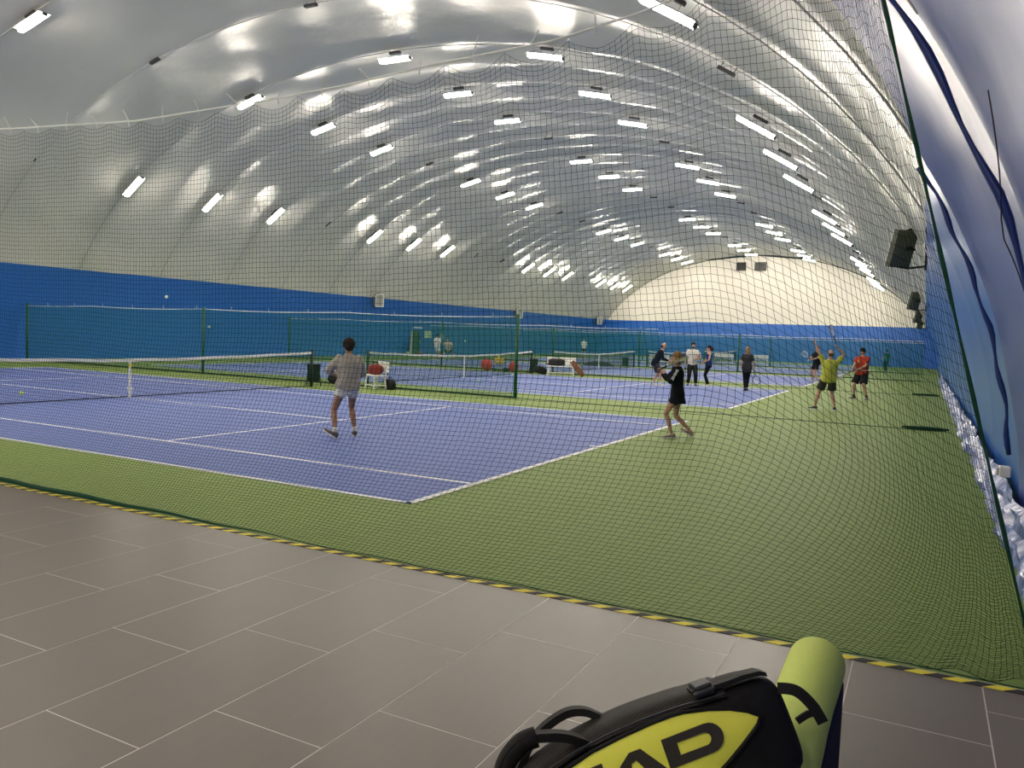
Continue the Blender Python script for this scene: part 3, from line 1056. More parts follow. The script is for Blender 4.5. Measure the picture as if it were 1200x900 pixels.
        sme = solidify_union(sb, (0.010, 0.012, 0.014)[lod] * s, 3, 0.5, shirt.get('wr', 0.010), 8.0)
        sme.materials.append(cloth('shirt_' + label[:18], colr))
        so = link('shirt', sme, root)
        if shirt.get('collar'):
            MB().loft([ring_e(N - lean * 0.015 * s + up * q * s, r1, f1, a * s, b_ * s, 14) for q, a, b_ in ((-0.03, 0.088, 0.084), (0.02, 0.076, 0.074), (0.022, 0.066, 0.064))], False).obj('collar', cloth('collar', colr), so, True)
        if shirt.get('chest'):
            c = P + up * tl_len * 0.66 + f1 * (0.122 * sx_ + inf + 0.016 * s) + r1 * 0.03 * s
            bx = MB()
            for dx, dz, ww, hh in ((0, 0.02, 0.05, 0.035), (0, -0.025, 0.035, 0.04), (0, 0.055, 0.02, 0.02)):
                bx.box(c + r1 * dx * s + up * dz * s, (ww * s, 0.012, hh * s), Matrix((r1, f1, up)).transposed())
            bx.obj('chest_emblem', M['yellow_foam'], so)
        if shirt.get('sleeve'):
            # white script along the left sleeve: a C then smaller strokes
            E, S0 = EL[-1], SH[-1]
            dn = (E - S0).normalized()
            outv = Vector((-0.9, -0.25, 0.35))
            outv = (outv - dn * outv.dot(dn)).normalized()
            sv = dn.cross(outv).normalized()
            tx = MB()
            base = S0.lerp(E, 0.10) + outv * 0.080 * k
            RM = Matrix((dn, outv, sv)).transposed()
            stepv = (E - S0).length * 0.9 / 8
            for q in range(8):
                c = base + dn * (q * stepv + 0.008)
                hh = 0.052 if q == 7 else (0.034 if q % 3 else 0.046)
                tx.box(c, (0.010, 0.016, hh), RM)
                tx.box(c + dn * 0.012 + sv * hh * 0.42, (0.024, 0.016, 0.010), RM)
                tx.box(c + dn * 0.012 - sv * hh * 0.42, (0.024, 0.016, 0.010), RM)
            tx.obj('sleeve_lettering', M['white_band'], so)
    # bottoms
    if bottom:
        kind, colr = bottom['kind'], bottom['col']
        ln = bottom.get('len', 0.6)
        bb = MB()
        torso(bb, 0.016 * s, -0.15, bottom.get('waist', 0.08), 18)
        for sd in (-1, 1):
            if kind == 'shorts':
                q = HP[sd].lerp(KN[sd], ln)
                bb.ball(HP[sd], 0.100 * sx_, 12, 8)
                bb.tube([HP[sd] + Vector((0, 0, 0.02)), HP[sd].lerp(KN[sd], ln * 0.5), q], [0.102 * sx_, 0.104 * sx_, bottom.get('leg', 0.100) * sx_], 14)
            else:
                fat = bottom.get('fat', 1.0)
                bb.ball(HP[sd], 0.098 * sx_, 12, 8)
                bb.tube([HP[sd], HP[sd].lerp(KN[sd], 0.5), KN[sd]], [0.102 * sx_, 0.092 * k * fat, 0.072 * k * fat], 14)
                bb.ball(KN[sd], 0.074 * k * fat, 10, 8)
                bb.tube([KN[sd], KN[sd].lerp(AN[sd], 0.35), KN[sd].lerp(AN[sd], 0.93)], [0.072 * k * fat, 0.074 * k * fat, 0.056 * k * fat], 14)
        if kind == 'shorts' and bottom.get('skirt'):
            c0 = P + Vector((0, 0, -0.02 * s))
            bb.loft([ring_e(P + Vector((0, 0, z * s)), rp, Vector((0, 1, 0)), a * s, b_ * s, 18) for z, a, b_ in ((0.07, 0.152, 0.112), (-0.06, 0.185, 0.145), (-0.20, 0.215, 0.175))])
        pme = solidify_union(bb, (0.010, 0.012, 0.014)[lod] * s, 3, 0.5, 0.008, 9.0)
        pme.materials.append(cloth(kind + label[:18], colr))
        link({'shorts': 'shorts', 'pants': 'trousers'}[kind], pme, root)
    # shoes
    shm = mat('shoe_' + label[:14], shoe, 0.6, 0.3, var=0.15)
    slm = mat('sole_' + label[:14], sole, 0.6, 0.3, var=0.08)
    for sd in (-1, 1):
        A, Rf = AN[sd], feet[sd]
        def fp(x, y, z):
            return A + Rf @ (Vector((x, y, z)) * s)
        xd, zd = Rf @ Vector((1, 0, 0)), Rf @ Vector((0, 0, 1))
        u_ = MB()
        rings = []
        for y, hw, h0, h1 in ((-0.075, 0.022, -0.072, -0.012), (-0.062, 0.036, -0.074, 0.006), (-0.02, 0.041, -0.074, 0.014), (0.03, 0.041, -0.074, 0.000), (0.09, 0.047, -0.074, -0.028), (0.15, 0.046, -0.074, -0.040), (0.19, 0.034, -0.073, -0.048), (0.21, 0.012, -0.070, -0.056)):
            rings.append(ring_e(fp(0, y, (h0 + h1) / 2), xd, zd, hw * s, (h1 - h0) / 2 * s, 12, 2.8))
        u_.loft(rings)
        so_ = u_.obj('shoe', shm, root, True)
        sl = MB()
        n_ = 9
        top_, bot_ = [], []
        out = [(-0.085, 0.020), (-0.07, 0.038), (-0.02, 0.043), (0.03, 0.042), (0.09, 0.050), (0.15, 0.049), (0.195, 0.036), (0.216, 0.014)]
        poly = [(hw, y) for y, hw in out] + [(-hw, y) for y, hw in reversed(out)]
        sl.prism(poly, lambda a, b2, c2: tuple(fp(a, b2, c2)), -0.090, -0.064)
        sl.obj('sole', slm, so_)
        if sock:
            lg = (KN[sd] - A).normalized()
            MB().tube([A - lg * 0.01 * s, A + lg * 0.075 * s], [0.042 * k, 0.043 * k], 12).obj('sock', mat('sock', sock, 0.9, var=0.05), root, True)
    Rz = Matrix.Rotation(math.radians(az) - PI / 2, 4, 'Z')
    Mw = Matrix.Translation(Vector(loc)) @ Rz
    def hand(sd):
        d = (WR[sd] - EL[sd]).normalized()
        return Mw @ (WR[sd] + d * 0.075 * s), Mw
    return root, hand

# ------------------------------------------------------------------ rackets
def racket(label, origin, direction, normal, col=(0.02, 0.02, 0.022)):
    """Butt grip at origin, pointing along direction."""
    t = thing('tennis_racket', label, 'racket', (0, 0, 0), 0, 'rackets in the hands of players')
    y = Vector(direction).normalized()
    zv = Vector(normal)
    zv = (zv - y * zv.dot(y)).normalized()
    x = y.cross(zv).normalized()
    Mx = Matrix((x, y, zv)).transposed().to_4x4()
    Mx.translation = Vector(origin) - y * 0.08
    t.matrix_world = Mx
    fm = mat('racket_frame', col, 0.35, 0.5, var=0.05)
    cy = 0.515
    pts = [(0.132 * math.cos(a), cy + 0.168 * math.sin(a), 0) for a in np.linspace(0, 2 * PI, 33)]
    MB().tube(pts, 0.0115, 7).obj('frame', fm, t, True)
    th = MB()
    for s_ in (-1, 1):
        th.tube([(s_ * 0.012, 0.24, 0), (s_ * 0.03, 0.31, 0), (s_ * 0.068, cy - 0.143, 0)], 0.010, 6)
    th.obj('throat', fm, t, True)
    MB().tube([(0, 0.0, 0), (0, 0.02, 0), (0, 0.25, 0)], [0.021, 0.0165, 0.0155], 8).obj('handle', M['black'], t, True)
    Vv = []
    for xx in np.linspace(-0.105, 0.105, 14):
        hy = 0.168 * math.sqrt(1 - (xx / 0.132) ** 2)
        Vv.append([(xx, cy - hy, 0), (xx, cy + hy, 0)])
    for yy_ in np.linspace(-0.14, 0.14, 17):
        hx = 0.132 * math.sqrt(1 - (yy_ / 0.168) ** 2)
        Vv.append([(-hx, cy + yy_, 0), (hx, cy + yy_, 0)])
    so = quads_obj('strings', [strands(Vv, 0.0011)], M['rope'], t)
    so['kind'] = 'stuff'
    return t

# the players, nearest first
r_, hand = person('man seen from behind in a grey long sleeved top and pale shorts', (3.58, 3.80, 0), 58, 1.68, 'm', pz=0.90, neck=(0.02, 0.05, 1.44), hyaw=-0.1, hpitch=0.2,
    wl=(-0.13, 0.36, 1.08), wr=(0.20, 0.34, 1.02), pl=(-1, -0.3, -0.3), pr=(1, -0.4, -0.3), al=(-0.26, -0.16, 0.12), ar=(0.17, 0.08, 0.09), kl=(-0.2, 1, 0), kr=(0.1, 1, 0), tl=0.75, tr=-0.25, fl=-0.5,
    skin='skin_tan', hair=(0.028, 0.020, 0.015), hstyle='curly', shirt=dict(kind='long', col=(0.37, 0.34, 0.29), hem=-0.08, inf=0.045, full=1.04, flare=0.0, wr=0.03, collar=True),
    bottom=dict(kind='shorts', col=(0.72, 0.70, 0.64), len=0.36, leg=0.112), shoe=(0.10, 0.085, 0.08), sole=(0.72, 0.72, 0.70), sock=(0.7, 0.68, 0.64), lod=0)
h, Mw = hand(1)
racket('racket held low in front of the man in the grey top', h, Mw.to_3x3() @ Vector((-0.35, 0.8, 0.25)), (0, 0, 1))

r_, hand = person('woman in black long sleeves and black skirt finishing a swing at the near baseline', (7.60, -0.68, 0), 105, 1.64, 'f', pz=0.90, px=(0, 0.03), neck=(0.0, 0.06, 1.45), hyaw=0.1, hpitch=-0.05,
    wl=(-0.13, 0.30, 1.29), wr=(0.03, 0.36, 1.32), pl=(-0.8, 0.1, -1), pr=(0.8, 0, -1), al=(-0.03, 0.10, 0.09), ar=(0.09, -0.27, 0.145), kl=(0, 1, 0), kr=(0, 1, 0), tl=0.1, tr=-0.1, fr=-0.55,
    hair=(0.25, 0.145, 0.065), hstyle='bob', shirt=dict(kind='long', col=(0.008, 0.008, 0.010), hem=-0.10, inf=0.022, full=1.05, sleeve=True), bottom=dict(kind='shorts', col=(0.008, 0.009, 0.013), len=0.42, skirt=True),
    shoe=(0.30, 0.24, 0.19), sole=(0.66, 0.60, 0.55), sock=None, lod=0)
h, Mw = hand(1)
racket('racket swung back over the shoulder of the woman in black', h, Mw.to_3x3() @ Vector((-0.42, -0.80, 0.40)), Mw.to_3x3() @ Vector((0.2, 0.4, 1)), (0.35, 0.38, 0.12))

r_, hand = person('man in yellow shirt and dark shorts with both arms raised to serve', (17.25, -2.28, 0), 22, 1.74, 'm', pz=0.92, neck=(0.02, -0.02, 1.47), hyaw=0.1, hpitch=-0.3,
    wl=(-0.40, 0.12, 1.93), wr=(0.20, -0.06, 1.80), pl=(-1, 0, 0), pr=(1, -0.2, 0.2), al=(-0.30, 0.12, 0.09), ar=(0.20, -0.06, 0.09), tl=0.9, tr=-0.2, skin='skin',
    hair=(0.10, 0.07, 0.05), hstyle='bald', shirt=dict(kind='short', col=(0.50, 0.50, 0.085), hem=-0.12, inf=0.04, full=1.02), bottom=dict(kind='shorts', col=(0.045, 0.045, 0.038), len=0.74, leg=0.115),
    shoe=(0.03, 0.035, 0.045), sole=(0.6, 0.6, 0.6), bulk=1.08, lod=1)
h, Mw = hand(1)
racket('dark racket held up above the man in the yellow shirt', h, Mw.to_3x3() @ Vector((-0.30, 0.1, 0.95)), Mw.to_3x3() @ Vector((1, 0.25, 0.2)))

r_, hand = person('man in red shirt and black shorts looking down at his racket', (23.40, -2.75, 0), 150, 1.82, 'm', pz=0.92, neck=(0, 0.02, 1.47), hyaw=0.05, hpitch=0.45,
    wl=(-0.10, 0.34, 1.02), wr=(0.10, 0.38, 0.98), pl=(-1, -0.3, -0.2), pr=(1, -0.3, -0.2), al=(-0.26, 0.05, 0.09), ar=(0.24, 0.02, 0.09), tl=0.4, tr=-0.3, skin='skin',
    hair=(0.02, 0.016, 0.014), hstyle='short', shirt=dict(kind='short', col=(0.36, 0.045, 0.028), hem=-0.10, inf=0.035, full=1.0, chest=True), bottom=dict(kind='shorts', col=(0.018, 0.019, 0.021), len=0.86, leg=0.112),
    shoe=(0.14, 0.10, 0.09), sole=(0.55, 0.5, 0.48), sock=(0.03, 0.03, 0.03), bulk=1.12, lod=1)
h, Mw = hand(1)
racket('racket held low by the man in the red shirt', h, Mw.to_3x3() @ Vector((0.55, 0.75, -0.40)), Mw.to_3x3() @ Vector((0.5, -0.6, 0.6)), (0.30, 0.30, 0.16))
h, Mw = hand(-1)
racket('pale second racket tucked by the side of the man in red', h, Mw.to_3x3() @ Vector((-0.9, -0.35, 0.05)), (0, 0, 1), (0.6, 0.6, 0.55))

person('man in navy top and grey shorts leaning forward toward the group', (23.75, 4.72, 0), -68, 1.78, 'm', pz=0.90, px=(0, -0.12), neck=(0, 0.14, 1.42), hpitch=0.1,
    wl=(-0.12, 0.42, 0.98), wr=(0.14, 0.40, 1.0), al=(-0.13, -0.18, 0.09), ar=(0.13, 0.10, 0.09), hair=(0.05, 0.035, 0.025), hstyle='bald', shirt=dict(kind='long', col=(0.010, 0.014, 0.024), hem=-0.10, inf=0.03, full=1.0),
    bottom=dict(kind='shorts', col=(0.040, 0.042, 0.048), len=0.85, leg=0.11), shoe=(0.6, 0.58, 0.54), sole=(0.75, 0.75, 0.72), sock=(0.7, 0.7, 0.68), lod=1)
r_, hand = person('bearded man in white shirt and dark trousers facing the camera in the group', (25.25, 3.74, 0), 200, 1.78, 'm', wl=(-0.12, 0.30, 1.08), wr=(0.30, 0.12, 0.88), pl=(-1, -0.4, -0.2), pr=(1, -0.5, 0), al=(-0.16, 0.02, 0.09), ar=(0.14, 0, 0.09),
    hair=(0.018, 0.014, 0.012), hstyle='short', beard=True, shirt=dict(kind='short', col=(0.66, 0.63, 0.55), hem=-0.10, inf=0.03, full=1.0), bottom=dict(kind='pants', col=(0.018, 0.022, 0.020), fat=1.18), shoe=(0.03, 0.035, 0.05), sole=(0.1, 0.1, 0.1), lod=1)
h, Mw = hand(1)
racket('racket hanging from the hand of the bearded man in white', h, (0, -0.1, -1), (0.9, 0.3, 0), (0.03, 0.03, 0.03))
person('woman in blue tank top and black leggings standing in the group', (25.35, 3.10, 0), 118, 1.68, 'f', wl=(-0.20, 0.26, 1.02), wr=(0.20, 0.22, 0.98), pl=(-1, -0.8, -0.1), pr=(1, -0.8, -0.1), al=(-0.12, 0.04, 0.09), ar=(0.10, -0.06, 0.09),
    hair=(0.03, 0.02, 0.018), hstyle='pony', shirt=dict(kind='tank', col=(0.018, 0.045, 0.21), hem=-0.06, inf=0.014), bottom=dict(kind='pants', col=(0.008, 0.009, 0.012)), shoe=(0.6, 0.62, 0.58), sole=(0.78, 0.80, 0.60), lod=1)
r_, hand = person('woman with long fair hair in dark grey top and leggings walking away', (24.05, 1.32, 0), 14, 1.70, 'f', wl=(-0.24, 0.10, 0.92), wr=(0.27, 0.14, 0.90), pl=(-0.6, -1, 0), pr=(0.6, -1, 0), al=(-0.03, -0.03, 0.09), ar=(0.035, 0.12, 0.09), neck=(0, 0.02, 1.47),
    hair=(0.30, 0.17, 0.08), hstyle='long', shirt=dict(kind='short', col=(0.040, 0.038, 0.042), hem=-0.20, inf=0.035, full=1.05), bottom=dict(kind='pants', col=(0.012, 0.013, 0.014)), shoe=(0.02, 0.02, 0.02), sole=(0.05, 0.05, 0.05), lod=1)
h, Mw = hand(1)
racket('dark racket hanging beside the woman with long fair hair', h, Mw.to_3x3() @ Vector((0.28, 0.25, -0.95)), Mw.to_3x3() @ Vector((0.2, 1, 0.2)))
r_, hand = person('man in black shirt and shorts partly hidden behind the man in yellow', (36.10, 0.22, 0), 135, 1.80, 'm', wl=(-0.14, 0.36, 1.10), wr=(0.12, 0.38, 1.05), pl=(-1, -0.4, -0.3), pr=(1, -0.4, -0.3), al=(-0.18, 0.05, 0.09), ar=(0.18, -0.02, 0.09),
    hair=(0.05, 0.03, 0.02), hstyle='short', shirt=dict(kind='short', col=(0.010, 0.010, 0.014), hem=-0.10, inf=0.03, full=1.0), bottom=dict(kind='shorts', col=(0.014, 0.014, 0.018), len=0.75), shoe=(0.4, 0.4, 0.45), sole=(0.6, 0.6, 0.65), lod=2)
h, Mw = hand(-1)
racket('pale racket held out by the man in black', h, Mw.to_3x3() @ Vector((0.25, 0.75, 0.65)), (0.9, 0.2, 0.3), (0.55, 0.55, 0.5))
person('person in teal top and dark trousers on the farthest court by the right wall', (60.6, -2.04, 0), 40, 1.76, 'm', wl=(-0.2, 0.25, 1.0), wr=(0.28, 0.2, 1.05), al=(-0.08, 0, 0.09), ar=(0.10, 0.05, 0.09), hair=(0.04, 0.03, 0.025), shirt=dict(kind='short', col=(0.025, 0.16, 0.17), hem=-0.08, inf=0.03), bottom=dict(kind='pants', col=(0.012, 0.018, 0.022)), lod=2)
person('player in white shirt and white shorts by the third court divider post', (34.9, 22.45, 0), -10, 1.72, 'm', wl=(-0.22, 0.22, 1.0), wr=(0.24, 0.25, 1.05), al=(-0.10, 0.05, 0.09), ar=(0.12, -0.08, 0.09), hair=(0.03, 0.02, 0.018), shirt=dict(kind='short', col=(0.70, 0.70, 0.66), hem=-0.12, inf=0.03), bottom=dict(kind='shorts', col=(0.66, 0.66, 0.62), len=0.6), shoe=(0.7, 0.7, 0.7), lod=2)
r_, hand = person('player in beige shirt and dark shorts lunging on the third court', (36.6, 22.7, 0), 215, 1.66, 'm', pz=0.74, neck=(0.05, 0.10, 1.26), wl=(-0.26, 0.28, 0.95), wr=(0.40, 0.22, 1.15), al=(-0.48, 0.05, 0.09), ar=(0.36, 0.0, 0.09), kl=(-0.5, 1, 0), kr=(0.5, 1, 0), tl=0.7, tr=-0.7, hair=(0.12, 0.08, 0.05), shirt=dict(kind='short', col=(0.46, 0.38, 0.28), hem=-0.08, inf=0.03), bottom=dict(kind='shorts', col=(0.02, 0.025, 0.02), len=0.6), shoe=(0.7, 0.7, 0.68), lod=2)
h, Mw = hand(1)
racket('small racket raised by the lunging player in beige', h, (0, 0.2, 1), (1, 0, 0), (0.5, 0.5, 0.45))
person('distant player in white shirt and dark shorts behind the third court net', (57.7, 21.98, 0), 205, 1.72, 'm', wl=(-0.2, 0.28, 1.05), wr=(0.2, 0.28, 1.05), al=(-0.16, 0, 0.09), ar=(0.16, 0, 0.09), hair=(0.05, 0.035, 0.03), shirt=dict(kind='short', col=(0.66, 0.68, 0.70), hem=-0.08, inf=0.03), bottom=dict(kind='shorts', col=(0.03, 0.03, 0.035), len=0.7), shoe=(0.7, 0.7, 0.7), lod=2)

# ------------------------------------------------------------------ balls
bm_ = MB().ball((0, 0, 0), 0.036, 14, 10).mesh('tennis_ball', M['ball'], True)
bw_ = MB().ball((0, 0, 0), 0.036, 14, 10).mesh('tennis_ball', M['ball_white'], True)
for (p, lab, me, sc_) in (((4.11, 13.80, 0.047), 'tennis ball lying on the near court seen through the net at the left', bm_, 1.3),
                     ((9.6, 15.76, 2.57), 'tennis ball flying high before the blue wall above the near net', bw_, 1.4),
                     ((16.5, 21.76, 1.68), 'pale tennis ball in flight just right of the left divider post', bw_, 1.3),
                     ((25.6, 14.82, 1.42), 'tennis ball in flight right of the lunging player', bw_, 1.3),
                     ((30.0, 6.37, 1.65), 'pale tennis ball in flight left of the navy top man', bw_, 1.5),
                     ((24.98, 25.08, 0.043), 'tennis ball far off on the floor, left above the dark green bin', bw_, 1.2),
                     ((22.38, 22.2, 0.043), 'tennis ball far off on the floor, closer to the dark green bin', bw_, 1.2),
                     ((18.78, 10.06, 0.047), 'tennis ball on the second court, nearest the camera of those there', bw_, 1.2),
                     ((21.6, 11.0, 0.04), 'tennis ball on the second court right of the centre strap', bw_, 1.2),
                     ((24.39, 11.57, 0.043), 'tennis ball in front of the right red ball', bw_, 1.2),
                     ((18.2, 12.9, 0.98), 'small yellow tennis ball in flight right of the bench with the red bag', bm_, 1.2)):
    o = tag(link('tennis_ball', me), lab, 'ball', 'loose tennis balls')
    o.location = p
    o.scale = (sc_, sc_, sc_)

# ------------------------------------------------------------------ benches, bins and bags
def bench(label, loc, rz, L=1.2, back=True, h=0.44, bh=0.85):
    b = thing('bench', label, 'bench', loc, rz, 'white plastic benches')
    for i, y in enumerate((-0.15, 0.0, 0.15)):
        bevel(MB().box((0, y, h - 0.02), (L, 0.13, 0.035)).obj('seat_slat', M['white_plastic'], b), 0.008)
    for sx2 in (-1, 1):
        for sy in (-1, 1):
            MB().tube([(sx2 * (L / 2 - 0.12), sy * 0.16, h - 0.03), (sx2 * (L / 2 - 0.07), sy * 0.20, 0)], 0.028, 7).obj('leg', M['white_plastic'], b)
        MB().tube([(sx2 * (L / 2 - 0.07), -0.19, 0.12), (sx2 * (L / 2 - 0.07), 0.19, 0.12)], 0.02, 6).obj('stretcher', M['white_plastic'], b)
    MB().box((0, -0.2, 0.12), (L - 0.16, 0.03, 0.04)).obj('front_rail', M['white_plastic'], b)
    if back:
        for z in (h + 0.14, h + 0.25, h + 0.36):
            bevel(MB().box((0, 0.25, z), (L, 0.03, 0.09)).obj('back_slat', M['white_plastic'], b), 0.008)
        for sx2 in (-1, 1):
            MB().tube([(sx2 * (L / 2 - 0.15), 0.20, h - 0.03), (sx2 * (L / 2 - 0.15), 0.27, h + 0.40)], 0.022, 6).obj('back_post', M['white_plastic'], b)
    return b
bench('white bench with a red bag on it just right of the man in grey', (12.70, 10.2, 0), PI / 2 + 2.6, 0.85)
bench('white bench piled with bags at the end of the third court net', (26.9, 10.35, 0), -PI / 2 + 0.35, 1.35)
bench('white bench with a slatted back left of the navy top man', (43.98, 10.9, 0), -PI / 2 + 0.3, 1.3)
bench('white bench before the far net, left of the woman with long fair hair', (63.0, 10.95, 0), -PI / 2 + 0.2, 1.7)
bench('farthest white bench, behind the woman with long fair hair', (64.0, 8.2, 0), -PI / 2 + 0.2, 1.7)

def bag(name, label, loc, rz, size, m, tilt=0.0):
    b = thing(name, label, 'bag', loc, rz)
    L, Wd, Hh = size
    rings = []
    for q in np.linspace(-1, 1, 11):
        sc_ = max(0.42, (1 - abs(q) ** 5)) ** 0.5
        rings.append([Vector((q * L / 2, p.x, p.y + Hh / 2)) for p in [Vector(pp) for pp in [(math.copysign(abs(math.cos(a)) ** 0.45, math.cos(a)) * Wd / 2 * sc_, math.copysign(abs(math.sin(a)) ** 0.45, math.sin(a)) * Hh / 2 * sc_, 0) for a in np.linspace(0, 2 * PI, 14, endpoint=False)]]])
    Rt = Matrix.Rotation(tilt, 3, 'Y')
    rings = [[Rt @ p for p in r] for r in rings]
    zmin = min(p.z for r in rings for p in r)
    rings = [[p - Vector((0, 0, zmin)) for p in r] for r in rings]
    MB().loft(rings).obj('body', m, b, True)
    top = Rt @ Vector((0, 0, Hh)) - Vector((0, 0, zmin))
    MB().tube([top + Rt @ Vector((-L * 0.22, 0, -0.03)), top + Rt @ Vector((-L * 0.12, 0, 0.07)), top + Rt @ Vector((L * 0.12, 0, 0.07)), top + Rt @ Vector((L * 0.22, 0, -0.03))], 0.014, 6).obj('handle', M['black'], b)
    MB().tube([top + Rt @ Vector((-L * 0.42, 0, -0.05)), top + Rt @ Vector((0, 0, 0.004)), top + Rt @ Vector((L * 0.42, 0, -0.05))], 0.010, 5).obj('zip', M['metal'], b)
    return b
BR = mat('brown_bag', (0.20, 0.085, 0.035), 0.6, var=0.2)
BK = mat('black_bag', (0.010, 0.010, 0.012), 0.6, var=0.2)
RD = mat('red_bag', (0.22, 0.030, 0.022), 0.6, var=0.2)
bag('sports_bag', 'dark red bag on the white bench right of the man in grey', (12.68, 10.2, 0.44), 2.4, (0.42, 0.26, 0.32), RD)
bag('sports_bag', 'small black bag on the ground below the bench with the red bag', (12.85, 9.75, 0.0), 1.2, (0.40, 0.24, 0.32), BK)
bag('sports_bag', 'black bag slumped on the ground beside the dark green bin', (12.35, 11.45, 0), -1.0, (0.62, 0.24, 0.36), BK, 0.35)
bag('sports_bag', 'black bag lying on the seat of the bag laden bench', (26.95, 10.60, 0.44), -1.3, (0.75, 0.30, 0.34), BK)
bag('sports_bag', 'black bag on the ground left of the bag laden bench', (26.6, 11.30, 0), -0.6, (0.62, 0.26, 0.34), BK, 0.3)
bag('racket_bag', 'brown racket bag leaning on the right end of the bench', (26.55, 9.45, 0), -1.35, (0.85, 0.16, 0.26), BR, 0.85)
bag('sports_bag', 'brown and white bag on the left end of the bag laden bench', (27.1, 11.0, 0.44), -1.0, (0.34, 0.24, 0.30), BR)
cl = MB()
rings = []
for q, a, z in ((0, 0.20, 0.0), (0.3, 0.18, 0.16), (0.6, 0.12, 0.27), (1, 0.03, 0.31)):
    rings.append([(a * math.cos(t) * (1 + 0.15 * math.sin(3 * t)), a * math.sin(t), z + 0.02 * math.sin(2 * t)) for t in np.linspace(0, 2 * PI, 14, endpoint=False)])
o = cl.loft(rings).obj('towel', M['white_plastic'], None, True)
o.location = (27.0, 9.95, 0.44)
tag(o, 'crumpled white towel on the bag laden bench', 'towel')
dm = MB()
rings = []
for i in range(8):
    t = i / 7 * PI / 2
    rings.append([(1.0 * math.cos(t) * math.cos(a), 0.55 * math.cos(t) * math.sin(a), 0.34 * math.sin(t) + 0.0) for a in np.linspace(0, 2 * PI, 18, endpoint=False)])
dm = thing('covered_heap', 'low dark green covered heap behind the third court net', 'cover', (41.3, 14.1, 0), -PI / 2 + 0.4)
MB().loft(rings).obj('cover', M['dark_green'], dm, True)
MB().tube([(1.0 * math.cos(a), 0.55 * math.sin(a), 0.03) for a in np.linspace(0, 2 * PI, 30)], 0.03, 6).obj('hem', M['black'], dm)

def bin_(label, loc, rz, wdt=0.46, dp=0.34, h=0.5, z0=0.14):
    b = thing('waste_bin', label, 'bin', loc, rz, 'dark green bins by the net posts')
    rings = []
    for z, q in ((z0, 0.86), (z0 + h * 0.5, 0.93), (z0 + h, 1.0)):
        rings.append([(x * wdt / 2 * q, y * dp / 2 * q, z) for x, y in ((-1, -1), (1, -1), (1, 1), (-1, 1))])
    bevel(MB().loft(rings).obj('body', M['dark_green'], b), 0.02)
    bevel(MB().box((0, 0, z0 + h + 0.01), (wdt * 1.05, dp * 1.06, 0.035)).obj('rim', M['dark_green'], b), 0.01)
    for sx2 in (-1, 1):
        for sy in (-1, 1):
            MB().tube([(sx2 * wdt * 0.42, sy * dp * 0.42, z0 + h * 0.5), (sx2 * wdt * 0.62, sy * dp * 0.55, 0)], 0.014, 5).obj('leg', M['black'], b)
    return b
bin_('dark green bin at the end post of the nearest tennis net', (12.2, 12.22, 0), 0.7, 0.55, 0.4, 0.52)
bin_('dark green bin at the end post of the second court net', (27.5, 12.05, 0), 0.5, 0.5, 0.4, 0.62, 0.06)
bin_('dark green bin at the end post of the third court net', (41.9, 12.5, 0), 0.4, 0.5, 0.4, 0.55, 0.05)

def red_ball(label, loc, r):
    b = thing('exercise_ball', label, 'ball', loc, 0, 'red exercise balls')
    MB().ball((0, 0, r), r, 24, 16).obj('shell', M['red_vinyl'], b, True)
    for a in range(4):
        t = a * PI / 4
        MB().tube([(math.cos(t) * r * 1.004 * math.sin(q), math.sin(t) * r * 1.004 * math.sin(q), r + r * 1.004 * math.cos(q)) for q in np.linspace(0, 2 * PI, 33)], 0.006, 4).obj('rib', M['red_vinyl'], b)
    return b
red_ball('red exercise ball under the yellow balls at the second net', (27.25, 14.52, 0), 0.29)
red_ball('red exercise ball standing alone left of the green divider post', (27.35, 13.05, 0), 0.26)
ct = thing('ball_cart', 'wire ball cart heaped with yellow balls beside the red ball', 'cart', (27.5, 13.95, 0), -0.9)
bk = MB()
for x in (-0.28, 0.28):
    bk.tube([(x, -0.2, 0.52), (x, 0.2, 0.52)], 0.01, 5)
for y in (-0.2, 0.2):
    bk.tube([(-0.28, y, 0.52), (0.28, y, 0.52)], 0.01, 5)
for x in np.linspace(-0.28, 0.28, 7):
    bk.tube([(x, -0.2, 0.52), (x * 0.9, -0.18, 0.36), (x * 0.9, 0.18, 0.36), (x, 0.2, 0.52)], 0.006, 4)
bk.obj('basket', M['metal'], ct)
for sx2 in (-1, 1):
    MB().tube([(sx2 * 0.28, -0.2, 0.52), (-sx2 * 0.24, -0.2, 0.05)], 0.012, 5).obj('leg', M['metal'], ct)
    MB().tube([(sx2 * 0.28, 0.2, 0.52), (-sx2 * 0.24, 0.2, 0.05)], 0.012, 5).obj('leg', M['metal'], ct)
    MB().tube([(sx2 * 0.24, -0.24, 0.07), (sx2 * 0.24, -0.19, 0.07)], 0.07, 10).obj('wheel', M['black'], ct)
    MB().tube([(sx2 * 0.24, 0.19, 0.07), (sx2 * 0.24, 0.24, 0.07)], 0.07, 10).obj('wheel', M['black'], ct)
yb_ = MB().ball((0, 0, 0), 0.075, 12, 8).mesh('foam_ball', M['yellow_foam'], True)
Rz_ = Matrix.Rotation(-0.9, 3, 'Z')
q_ = 0
